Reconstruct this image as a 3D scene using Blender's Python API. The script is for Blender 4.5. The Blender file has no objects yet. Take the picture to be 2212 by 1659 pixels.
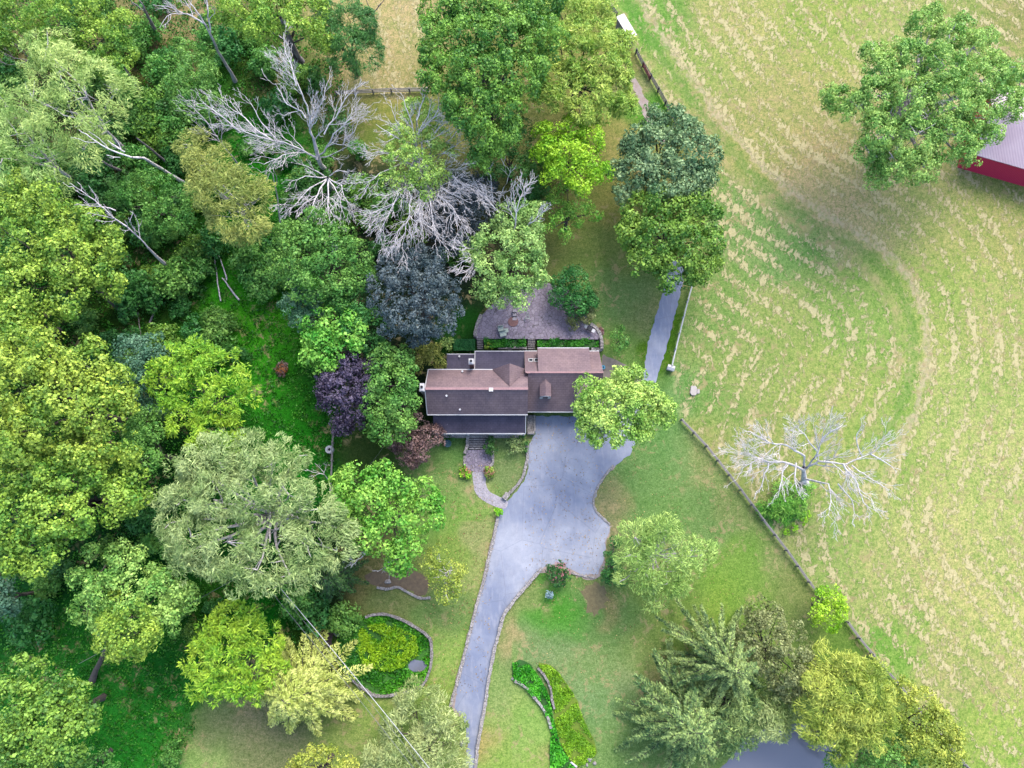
import bpy, bmesh, math, random
import numpy as np
from mathutils import Vector

# ------------------------------------------------------------------ camera, sky, sun, exposure
scene = bpy.context.scene
COL = scene.collection
H = 100.0                 # flying height of the camera above the ground, metres
TILT = math.radians(11.0) # lens points 11 degrees north of straight down
FPX = 1535.0              # focal length in photo pixels (2212 wide)
CW, CH = 2212.0, 1659.0
cam_d = bpy.data.cameras.new('camera'); cam = bpy.data.objects.new('camera', cam_d); COL.objects.link(cam)
cam.location = (0, 0, H); cam.rotation_euler = (TILT, 0, 0)
cam_d.sensor_width = 36.0; cam_d.lens = 36.0*FPX/CW
cam_d.clip_start = 0.5; cam_d.clip_end = 6000
scene.camera = cam

SUN_EL = math.radians(50); SUN_AZ = math.radians(24)     # azimuth east of north (image top)
world = bpy.data.worlds.new('World'); scene.world = world; world.use_nodes = True
wn = world.node_tree; wn.nodes.clear()
wo = wn.nodes.new('ShaderNodeOutputWorld'); wb = wn.nodes.new('ShaderNodeBackground'); ws = wn.nodes.new('ShaderNodeTexSky')
ws.sky_type = 'NISHITA'; ws.sun_disc = False; ws.sun_elevation = SUN_EL; ws.sun_rotation = SUN_AZ
ws.air_density = 1.0; ws.dust_density = 3.0; ws.ozone_density = 1.0
wb.inputs['Strength'].default_value = 0.15
wn.links.new(ws.outputs[0], wb.inputs[0]); wn.links.new(wb.outputs[0], wo.inputs[0])
sun_d = bpy.data.lights.new('sun', 'SUN'); sun_d.energy = 0.85; sun_d.angle = math.radians(30); sun_d.color = (1, 0.965, 0.9)
sun = bpy.data.objects.new('sun', sun_d); COL.objects.link(sun)
sdir = Vector((math.sin(SUN_AZ)*math.cos(SUN_EL), math.cos(SUN_AZ)*math.cos(SUN_EL), math.sin(SUN_EL)))
sun.rotation_euler = sdir.to_track_quat('Z', 'Y').to_euler(); sun.location = (30, 60, 80)
scene.view_settings.view_transform = 'Standard'; scene.view_settings.look = 'None'
scene.view_settings.gamma = 1.0; scene.view_settings.exposure = 2.56
scene.render.engine = 'CYCLES'
scene.cycles.max_bounces = 6; scene.cycles.diffuse_bounces = 3; scene.cycles.transparent_max_bounces = 4

# ------------------------------------------------------------------ helpers
ct, st = math.cos(TILT), math.sin(TILT)
def P(px, py, z=0.0):
    """world point at height z that the photo shows at pixel (px, py)"""
    u = px-CW/2; v = CH/2-py
    s = (H-z)/(FPX*ct-v*st)
    return Vector((u*s, s*(v*ct+FPX*st), z))
def PP(pts, z=0.0): return [P(a[0], a[1], z) for a in pts]
def mpp(py, z=0.0):       # metres per photo pixel around there
    return (H-z)/(FPX*ct-(CH/2-py)*st)

def tag(o, label=None, cat=None, group=None, kind=None):
    if label: o['label'] = label
    if cat: o['category'] = cat
    if group: o['group'] = group
    if kind: o['kind'] = kind
    return o
def empty(name, loc, label, cat, group=None):
    o = bpy.data.objects.new(name, None); COL.objects.link(o); o.location = loc; o.empty_display_size = 0.3
    return tag(o, label, cat, group)
def link(name, me, mat, parent=None, smooth=False):
    o = bpy.data.objects.new(name, me); COL.objects.link(o)
    if mat is not None: me.materials.append(mat)
    if parent is not None:
        o.parent = parent
        o.location = -Vector(parent.location) if parent.parent is None else (0, 0, 0)
    if smooth: me.polygons.foreach_set('use_smooth', [True]*len(me.polygons))
    return o
def np_mesh(name, V, F):
    """V (n,3) float, F (m,k) int of one face size"""
    me = bpy.data.meshes.new(name); V = np.asarray(V, np.float32); F = np.asarray(F, np.int32)
    m, k = F.shape
    me.vertices.add(len(V)); me.vertices.foreach_set('co', V.ravel())
    me.loops.add(m*k); me.loops.foreach_set('vertex_index', F.ravel())
    me.polygons.add(m); me.polygons.foreach_set('loop_start', np.arange(0, m*k, k, dtype=np.int32))
    try: me.polygons.foreach_set('loop_total', np.full(m, k, np.int32))
    except Exception: pass
    me.update(calc_edges=True)
    return me

class MB:
    """collects boxes, prisms and tubes in world coordinates; build() links them as ONE mesh object"""
    def __init__(s): s.v = []; s.f = []
    def add(s, vs, fs):
        n = len(s.v); s.v += [tuple(a) for a in vs]; s.f += [tuple(i+n for i in f) for f in fs]; return s
    def box(s, x0, y0, z0, x1, y1, z1):
        return s.add([(x0,y0,z0),(x1,y0,z0),(x1,y1,z0),(x0,y1,z0),(x0,y0,z1),(x1,y0,z1),(x1,y1,z1),(x0,y1,z1)],
                     [(3,2,1,0),(4,5,6,7),(0,1,5,4),(1,2,6,5),(2,3,7,6),(3,0,4,7)])
    def obox(s, c, ax, l, w, h, z0):
        """box of length l along horizontal direction ax, width w, standing from z0 to z0+h"""
        a = Vector((ax[0], ax[1], 0)).normalized(); b = Vector((-a.y, a.x, 0)); c = Vector((c[0], c[1], 0))
        q = [c-a*l/2-b*w/2, c+a*l/2-b*w/2, c+a*l/2+b*w/2, c-a*l/2+b*w/2]
        return s.prism(q, z0, z0+h)
    def prism(s, poly, z0, z1):
        n = len(poly)
        vs = [(p[0], p[1], z0) for p in poly]+[(p[0], p[1], z1) for p in poly]
        return s.add(vs, [tuple(range(n-1, -1, -1)), tuple(range(n, 2*n))]+[(i, (i+1) % n, n+(i+1) % n, n+i) for i in range(n)])
    def slab(s, quad, t):
        """sloping panel: polygon of 3D points, thickness t downwards"""
        n = len(quad)
        vs = [(q[0], q[1], q[2]-t) for q in quad]+[tuple(q) for q in quad]
        return s.add(vs, [tuple(range(n-1, -1, -1)), tuple(range(n, 2*n))]+[(i, (i+1) % n, n+(i+1) % n, n+i) for i in range(n)])
    def bar(s, p, q, w, h=None):
        p = Vector(p); q = Vector(q); h = h or w
        d = (q-p).normalized(); a = d.cross(Vector((0, 0, 1)))
        a = Vector((1, 0, 0)) if a.length < 1e-4 else a.normalized()
        b = a.cross(d).normalized()
        vs = [e+a*sx*w/2+b*sy*h/2 for e in (p, q) for sx, sy in ((-1,-1),(1,-1),(1,1),(-1,1))]
        return s.add(vs, [(3,2,1,0),(4,5,6,7),(0,1,5,4),(1,2,6,5),(2,3,7,6),(3,0,4,7)])
    def cyl(s, c, r, z0, z1, n=20, r2=None):
        r2 = r if r2 is None else r2
        vs = [(c[0]+r*math.cos(i*2*math.pi/n), c[1]+r*math.sin(i*2*math.pi/n), z0) for i in range(n)]
        vs += [(c[0]+r2*math.cos(i*2*math.pi/n), c[1]+r2*math.sin(i*2*math.pi/n), z1) for i in range(n)]
        return s.add(vs, [tuple(range(n-1,-1,-1)), tuple(range(n, 2*n))]+[(i,(i+1)%n,n+(i+1)%n,n+i) for i in range(n)])
    def ring(s, c, r0, r1, z0, z1, n=28):
        vs = []
        for r, z in ((r1,z0),(r1,z1),(r0,z1),(r0,z0)):
            vs += [(c[0]+r*math.cos(i*2*math.pi/n), c[1]+r*math.sin(i*2*math.pi/n), z) for i in range(n)]
        fs = [(k*n+i, k*n+(i+1)%n, ((k+1)%4)*n+(i+1)%n, ((k+1)%4)*n+i) for k in range(4) for i in range(n)]
        return s.add(vs, fs)
    def build(s, name, mat, parent=None, bevel=0.0, smooth=False):
        me = bpy.data.meshes.new(name); me.from_pydata(s.v, [], s.f); me.update()
        if bevel:
            bm = bmesh.new(); bm.from_mesh(me)
            bmesh.ops.bevel(bm, geom=bm.edges[:], offset=bevel, segments=1, affect='EDGES', clamp_overlap=True)
            bm.to_mesh(me); bm.free()
        return link(name, me, mat, parent, smooth)

def tubes_mesh(name, paths, k=5):
    """paths: list of (points (n,3), radii (n,)) -> one mesh"""
    Vs = []; Fs = []; base = 0
    ang = np.arange(k)*2*np.pi/k; ca = np.cos(ang)[None, :, None]; sa = np.sin(ang)[None, :, None]
    for pts, rad in paths:
        pts = np.asarray(pts, float); rad = np.asarray(rad, float); n = len(pts)
        if n < 2: continue
        t = np.gradient(pts, axis=0); t /= np.linalg.norm(t, axis=1)[:, None]+1e-9
        ref = np.where(np.abs(t[:, 2:3]) > 0.9, np.array([[1., 0, 0]]), np.array([[0, 0, 1.]]))
        a = np.cross(t, ref); a /= np.linalg.norm(a, axis=1)[:, None]+1e-9
        b = np.cross(t, a)
        V = pts[:, None, :]+rad[:, None, None]*(ca*a[:, None, :]+sa*b[:, None, :])
        Vs.append(V.reshape(-1, 3))
        i = np.arange(n-1)[:, None]*k; j = np.arange(k)[None, :]; j2 = (j+1) % k
        F = np.stack([i+j, i+j2, i+k+j2, i+k+j], -1).reshape(-1, 4)+base
        Fs.append(F); base += n*k
    return np_mesh(name, np.concatenate(Vs), np.concatenate(Fs))

def srgb(c):
    out = []
    for x in c:
        x = x/255.0
        out.append(x/12.92 if x <= 0.04045 else ((x+0.055)/1.055)**2.4)
    return out
LG = 3.75      # how much brighter than its base colour a sunlit level surface shows at this exposure
def alb(c, k=1.0):
    v = [min(0.85, x/LG*k) for x in srgb(c)]
    return (v[0], v[1], v[2], 1.0)

# ------------------------------------------------------------------ materials
class NT:
    def __init__(s, name):
        s.m = bpy.data.materials.new(name); s.m.use_nodes = True; s.t = s.m.node_tree; s.t.nodes.clear()
        s.out = s.n('ShaderNodeOutputMaterial')
    def n(s, t, **kw):
        x = s.t.nodes.new(t)
        for k, v in kw.items(): setattr(x, k, v)
        return x
    def l(s, a, b): s.t.links.new(a, b)
    def val(s, sock, v):
        if hasattr(v, 'is_linked') or hasattr(v, 'node'): s.l(v, sock)
        else: sock.default_value = v
    def mix(s, f, a, b, mode='MIX'):
        x = s.n('ShaderNodeMix', data_type='RGBA', blend_type=mode); x.clamp_result = False
        s.val(x.inputs[0], f); s.val(x.inputs[6], a); s.val(x.inputs[7], b); return x.outputs[2]
    def math(s, op, a, b=0.0, c=None, clamp=False):
        x = s.n('ShaderNodeMath', operation=op); x.use_clamp = clamp
        s.val(x.inputs[0], a); s.val(x.inputs[1], b)
        if c is not None: s.val(x.inputs[2], c)
        return x.outputs[0]
    def noise(s, scale, vec=None, detail=4.0, rough=0.6, dist=0.0):
        x = s.n('ShaderNodeTexNoise'); x.inputs['Scale'].default_value = scale; x.inputs['Detail'].default_value = detail
        x.inputs['Roughness'].default_value = rough; x.inputs['Distortion'].default_value = dist
        if vec is not None: s.l(vec, x.inputs['Vector'])
        return x.outputs[0]
    def pos(s): return s.n('ShaderNodeNewGeometry').outputs['Position']
    def ramp(s, f, stops):
        x = s.n('ShaderNodeValToRGB'); s.l(f, x.inputs[0]); e = x.color_ramp.elements
        while len(e) < len(stops): e.new(0.5)
        for i, (p, c) in enumerate(stops):
            e[i].position = p; e[i].color = c if hasattr(c, '__len__') else (c, c, c, 1)
        return x.outputs[0]
    def mapr(s, f, a, b, c=0.0, d=1.0):
        x = s.n('ShaderNodeMapRange'); s.val(x.inputs[0], f)
        for i, v in enumerate((a, b, c, d)): x.inputs[i+1].default_value = v
        return x.outputs[0]
    def scl(s, v, sc):
        x = s.n('ShaderNodeMapping'); s.l(v, x.inputs[0]); x.inputs['Scale'].default_value = sc; return x.outputs[0]
    def done(s, col, rough=0.8, bump=None, bstr=0.3, bdist=0.05, spec=0.3, metal=0.0, transl=0.0):
        p = s.n('ShaderNodeBsdfPrincipled'); s.val(p.inputs['Base Color'], col); s.val(p.inputs['Roughness'], rough)
        p.inputs['Specular IOR Level'].default_value = spec; p.inputs['Metallic'].default_value = metal
        if bump is not None:
            b = s.n('ShaderNodeBump'); b.inputs['Strength'].default_value = bstr; b.inputs['Distance'].default_value = bdist
            s.l(bump, b.inputs['Height']); s.l(b.outputs[0], p.inputs['Normal'])
        o = p.outputs[0]
        if transl:
            tr = s.n('ShaderNodeBsdfTranslucent'); s.val(tr.inputs[0], col)
            mx = s.n('ShaderNodeMixShader'); mx.inputs[0].default_value = transl
            s.l(o, mx.inputs[1]); s.l(tr.outputs[0], mx.inputs[2]); o = mx.outputs[0]
        s.l(o, s.out.inputs[0]); return s.m

def mat_simple(name, c, k=1.0, var=0.25, scale=3.0, rough=0.8, bstr=0.2, spec=0.3, metal=0.0, fine=30.0):
    t = NT(name); p = t.pos(); a = alb(c, k)
    n1 = t.noise(scale, p, 6, .7); n2 = t.noise(fine if fine < 8 else 7.0, p, 5, .75)
    col = t.mix(t.mapr(n1, 0.3, 0.7), tuple(x*(1-var) for x in a[:3])+(1,), tuple(min(0.9, x*(1+var)) for x in a[:3])+(1,))
    col = t.mix(t.mapr(n2, 0.3, 0.75, 0, 0.5), col, tuple(x*0.75 for x in a[:3])+(1,))
    return t.done(col, rough, n2, bstr, 0.03, spec, metal)

def leaf_mat(name, lo, hi, k=1.0, transl=0.36, tint=None):
    """leaves whose colour drifts between two tones through the crown and from leaf to leaf"""
    t = NT(name); g = t.n('ShaderNodeNewGeometry'); p = g.outputs['Position']; ri = g.outputs['Random Per Island']
    oi = t.n('ShaderNodeObjectInfo').outputs['Random']
    n = t.noise(0.28, p, 2, 0.5); n2 = t.noise(1.3, p, 2, 0.5)
    f = t.math('ADD', t.mapr(n, 0.35, 0.65, -0.1, 0.6), t.mapr(n2, 0.35, 0.65, -0.15, 0.25))
    lo = (lo[0]*.96, lo[1], lo[2]*.93); hi = (min(255, hi[0]*1.0), min(255, hi[1]*1.02), hi[2]*.97); k = k*1.9
    f = t.math('ADD', f, t.mapr(ri, 0, 1, -0.2, 0.45), clamp=True)
    col = t.mix(f, alb(lo, k), alb(hi, k))
    br = t.mapr(ri, 0, 1, 0.82, 1.18)
    hv = t.n('ShaderNodeHueSaturation'); t.l(col, hv.inputs['Color']); t.l(t.mapr(oi, 0, 1, 0.487, 0.513), hv.inputs['Hue']); t.l(br, hv.inputs['Value'])
    return t.done(hv.outputs[0], 0.55, spec=0.25, transl=transl)
# ------------------------------------------------------------------ ground
def catmull(pts, n=6, closed=False):
    pts = [np.array(p[:2], float) for p in pts]; N = len(pts); out = []
    rng_ = range(N) if closed else range(N-1)
    for i in rng_:
        if closed: p0, p1, p2, p3 = pts[(i-1) % N], pts[i], pts[(i+1) % N], pts[(i+2) % N]
        else: p0, p1, p2, p3 = pts[max(i-1, 0)], pts[i], pts[i+1], pts[min(i+2, N-1)]
        for k in range(n):
            t = k/n
            out.append(0.5*((2*p1)+(-p0+p2)*t+(2*p0-5*p1+4*p2-p3)*t*t+(-p0+3*p1-3*p2+p3)*t**3))
    if not closed: out.append(pts[-1])
    return out
def poly_dist(X, Y, line):
    """signed distance (left of the line negative... right positive) and arc length of nearest point"""
    best = np.full(X.shape, 1e9); sg = np.zeros(X.shape); al = np.zeros(X.shape); acc = 0.0
    for (x0, y0), (x1, y1) in zip(line[:-1], line[1:]):
        dx, dy = x1-x0, y1-y0; L = math.hypot(dx, dy)+1e-9
        t = np.clip(((X-x0)*dx+(Y-y0)*dy)/L**2, 0, 1)
        d = np.hypot(X-x0-t*dx, Y-y0-t*dy); m = d < best
        best = np.where(m, d, best); sg = np.where(m, np.sign((X-x0)*dy-(Y-y0)*dx), sg); al = np.where(m, acc+t*L, al); acc += L
    return best*sg, al
def inside(X, Y, poly):
    r = np.zeros(X.shape, bool); n = len(poly)
    for i in range(n):
        x0, y0 = poly[i][:2]; x1, y1 = poly[(i+1) % n][:2]
        c = ((y0 > Y) != (y1 > Y)) & (X < (x1-x0)*(Y-y0)/(y1-y0+1e-12)+x0)
        r ^= c
    return r

CPT = [  # px, py, radius px, ground colour; some tree shade kept, shadowed spots painted lighter
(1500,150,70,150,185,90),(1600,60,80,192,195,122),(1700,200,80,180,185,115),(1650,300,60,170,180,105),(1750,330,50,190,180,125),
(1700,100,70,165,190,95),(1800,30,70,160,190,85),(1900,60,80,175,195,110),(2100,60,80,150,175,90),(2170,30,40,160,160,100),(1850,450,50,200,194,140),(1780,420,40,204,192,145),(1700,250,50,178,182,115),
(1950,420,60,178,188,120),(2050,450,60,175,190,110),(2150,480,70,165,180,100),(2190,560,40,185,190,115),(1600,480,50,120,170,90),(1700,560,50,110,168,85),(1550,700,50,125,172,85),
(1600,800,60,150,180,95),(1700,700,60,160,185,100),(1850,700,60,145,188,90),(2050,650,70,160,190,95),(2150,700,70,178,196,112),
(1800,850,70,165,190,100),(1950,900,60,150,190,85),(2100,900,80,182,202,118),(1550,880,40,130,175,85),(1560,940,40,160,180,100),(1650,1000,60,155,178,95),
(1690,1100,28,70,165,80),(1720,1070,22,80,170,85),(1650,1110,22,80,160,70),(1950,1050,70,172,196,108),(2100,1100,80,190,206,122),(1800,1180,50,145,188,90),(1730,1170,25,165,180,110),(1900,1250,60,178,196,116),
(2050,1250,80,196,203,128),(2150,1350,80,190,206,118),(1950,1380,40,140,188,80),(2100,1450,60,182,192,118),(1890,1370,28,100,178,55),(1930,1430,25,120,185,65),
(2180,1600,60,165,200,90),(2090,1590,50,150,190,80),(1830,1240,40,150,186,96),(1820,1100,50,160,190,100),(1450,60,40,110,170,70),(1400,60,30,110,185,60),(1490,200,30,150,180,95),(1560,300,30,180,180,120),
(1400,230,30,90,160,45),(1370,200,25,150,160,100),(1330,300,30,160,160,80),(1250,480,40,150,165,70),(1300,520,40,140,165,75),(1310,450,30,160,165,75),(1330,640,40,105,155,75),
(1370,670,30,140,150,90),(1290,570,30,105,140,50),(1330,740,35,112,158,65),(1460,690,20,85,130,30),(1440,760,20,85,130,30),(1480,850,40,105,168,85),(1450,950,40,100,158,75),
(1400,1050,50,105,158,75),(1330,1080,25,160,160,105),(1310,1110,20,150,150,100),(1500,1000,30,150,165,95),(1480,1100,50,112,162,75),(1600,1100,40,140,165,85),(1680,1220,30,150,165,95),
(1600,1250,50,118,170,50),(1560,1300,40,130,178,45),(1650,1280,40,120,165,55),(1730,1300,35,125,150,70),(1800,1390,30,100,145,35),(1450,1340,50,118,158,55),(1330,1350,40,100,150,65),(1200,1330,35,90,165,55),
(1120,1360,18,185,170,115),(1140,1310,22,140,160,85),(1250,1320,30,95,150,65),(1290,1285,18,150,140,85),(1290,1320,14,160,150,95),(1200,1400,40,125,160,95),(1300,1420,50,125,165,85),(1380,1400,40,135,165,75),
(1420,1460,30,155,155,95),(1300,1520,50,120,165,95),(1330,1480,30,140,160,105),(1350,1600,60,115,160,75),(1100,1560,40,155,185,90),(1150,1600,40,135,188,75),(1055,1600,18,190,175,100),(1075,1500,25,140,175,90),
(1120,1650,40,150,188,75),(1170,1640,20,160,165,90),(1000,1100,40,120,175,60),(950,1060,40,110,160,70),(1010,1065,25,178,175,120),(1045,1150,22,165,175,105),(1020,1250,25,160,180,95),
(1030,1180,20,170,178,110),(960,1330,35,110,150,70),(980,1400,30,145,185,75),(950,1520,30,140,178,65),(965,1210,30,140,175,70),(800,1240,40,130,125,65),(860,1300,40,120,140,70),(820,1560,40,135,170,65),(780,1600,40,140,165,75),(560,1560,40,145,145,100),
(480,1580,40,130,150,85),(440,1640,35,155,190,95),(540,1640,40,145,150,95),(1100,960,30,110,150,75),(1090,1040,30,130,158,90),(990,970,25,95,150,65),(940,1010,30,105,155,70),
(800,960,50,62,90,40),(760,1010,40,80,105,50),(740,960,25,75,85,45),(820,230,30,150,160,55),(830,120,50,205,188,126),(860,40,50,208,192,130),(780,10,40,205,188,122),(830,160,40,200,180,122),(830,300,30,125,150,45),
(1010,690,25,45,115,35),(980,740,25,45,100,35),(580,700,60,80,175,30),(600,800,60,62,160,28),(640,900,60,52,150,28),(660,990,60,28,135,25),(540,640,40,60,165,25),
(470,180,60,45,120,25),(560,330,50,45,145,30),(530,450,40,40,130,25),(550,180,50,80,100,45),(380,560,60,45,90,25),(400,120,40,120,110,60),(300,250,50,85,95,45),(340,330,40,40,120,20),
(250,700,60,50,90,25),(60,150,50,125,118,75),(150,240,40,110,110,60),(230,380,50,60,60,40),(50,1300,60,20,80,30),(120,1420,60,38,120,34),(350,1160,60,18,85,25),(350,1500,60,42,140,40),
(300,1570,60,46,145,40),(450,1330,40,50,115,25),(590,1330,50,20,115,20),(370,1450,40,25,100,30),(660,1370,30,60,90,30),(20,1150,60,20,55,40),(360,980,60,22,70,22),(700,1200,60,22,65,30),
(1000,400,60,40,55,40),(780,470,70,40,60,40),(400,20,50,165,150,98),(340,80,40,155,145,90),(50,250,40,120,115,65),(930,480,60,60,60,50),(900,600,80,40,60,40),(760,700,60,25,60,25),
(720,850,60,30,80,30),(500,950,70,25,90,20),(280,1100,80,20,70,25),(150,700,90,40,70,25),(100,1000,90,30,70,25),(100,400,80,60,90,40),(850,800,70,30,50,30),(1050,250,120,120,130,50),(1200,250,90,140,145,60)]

FENCE_E = [(1290,-40),(1330,40),(1373,118),(1440,235),(1490,330),(1530,450),(1515,560),(1493,620),(1470,700),(1450,790),(1452,850),(1470,910),(1520,960),(1560,1010),(1610,1075),(1650,1130),(1690,1180),(1750,1265),(1830,1345),(1870,1400),(1940,1480),(2010,1560),(2090,1650),(2150,1720)]
TRACK = [(1340,-30),(1400,80),(1470,180),(1560,300),(1650,400),(1760,480),(1860,540),(1930,605),(1968,690),(1972,790),(1945,880),(1905,960),(1870,1060),(1870,1150),(1920,1280),(2010,1400),(2120,1540),(2200,1640)]

def axis(lo, hi, step, far):
    a = list(np.arange(lo, hi+1e-6, step)); d = step
    x = lo; left = []
    while x > -far: d *= 1.35; x -= d; left.append(x)
    d = step; x = hi; right = []
    while x < far: d *= 1.35; x += d; right.append(x)
    return np.array(left[::-1]+a+right)
def vnoise(x, y, sc, seed, oct=4):
    out = np.zeros_like(x); amp = 1.0; tot = 0
    for o in range(oct):
        r = np.random.RandomState(seed+o); g = r.rand(256, 256); u = (x*sc) % 255; v = (y*sc) % 255
        i = u.astype(int); j = v.astype(int); fu = u-i; fv = v-j; fu = fu*fu*(3-2*fu); fv = fv*fv*(3-2*fv)
        i1 = (i+1) % 256; j1 = (j+1) % 256
        out += amp*((g[i, j]*(1-fu)+g[i1, j]*fu)*(1-fv)+(g[i, j1]*(1-fu)+g[i1, j1]*fu)*fv); tot += amp; amp *= .55; sc *= 2.03
    return out/tot-.5
def make_ground():
    xs = axis(-84, 84, 0.33, 2500); ys = axis(-36, 100, 0.33, 2500)
    X, Y = np.meshgrid(xs, ys); nx, ny = len(xs), len(ys)
    Z = np.zeros_like(X)
    V = np.stack([X, Y, Z], -1).reshape(-1, 3)
    i = np.arange(nx-1)[None, :]; j = np.arange(ny-1)[:, None]
    a = (j*nx+i).ravel(); F = np.stack([a, a+1, a+nx+1, a+nx], -1)
    me = np_mesh('ground', V, F)
    x = X.ravel(); y = Y.ravel()
    fl = [tuple(P(*p)[:2]) for p in FENCE_E]
    tl = [tuple(q) for q in catmull([P(*p)[:2] for p in TRACK], 5)]
    dF, _ = poly_dist(x, y, fl); dT, aT = poly_dist(x, y, tl)
    fieldm = (dF < 0).astype(np.float32) if False else None
    pe = P(1940, 900); _, aE = poly_dist(np.array([pe.x]), np.array([pe.y]), tl); aE = aE[0]
    side = dF                           # sign decided by a known field point
    tx, ty = P(1900, 700)[:2]; sgn = 1.0
    d0, _ = poly_dist(np.array([tx]), np.array([ty]), fl)
    if d0[0] < 0: sgn = -1.0
    side = dF*sgn                       # positive inside the field
    x0, y0 = x, y; x = x+7.0*vnoise(x0, y0, .16, 1); y = y+7.0*vnoise(x0, y0, .16, 9)
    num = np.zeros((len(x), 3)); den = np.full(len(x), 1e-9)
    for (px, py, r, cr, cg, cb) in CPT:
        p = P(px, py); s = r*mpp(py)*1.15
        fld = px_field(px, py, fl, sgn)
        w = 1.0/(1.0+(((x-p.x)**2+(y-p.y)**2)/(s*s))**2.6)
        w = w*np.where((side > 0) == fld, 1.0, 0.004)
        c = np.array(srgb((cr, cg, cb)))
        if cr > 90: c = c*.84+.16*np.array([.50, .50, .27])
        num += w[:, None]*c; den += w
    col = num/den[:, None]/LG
    col = col*np.where((side > 0)[:, None], np.array([[1.13, 1.02, .98]]), 1.0)
    ca = me.attributes.new('tint', 'FLOAT_COLOR', 'POINT')
    ca.data.foreach_set('color', np.concatenate([col, np.ones((len(x), 1))], 1).astype(np.float32).ravel())
    fv = me.attributes.new('rows', 'FLOAT_VECTOR', 'POINT')
    fm = np.clip(side/1.2, 0, 1)
    hay = [tuple(P(*q)[:2]) for q in [(700,-40),(760,60),(800,150),(770,200),(930,197),(915,100),(930,-40)]]
    fm = np.maximum(fm, inside(x0, y0, hay)*1.0) if False else np.maximum(fm, inside(x, y, hay)*.9)
    fv.data.foreach_set('vector', np.stack([dT, np.clip(1-(aT-aE)/14.0, 0, 1), fm], -1).astype(np.float32).ravel())
    return me
def px_field(px, py, fl, sgn):
    p = P(px, py); d, _ = poly_dist(np.array([p.x]), np.array([p.y]), fl); return bool(d[0]*sgn > 0)

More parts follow.
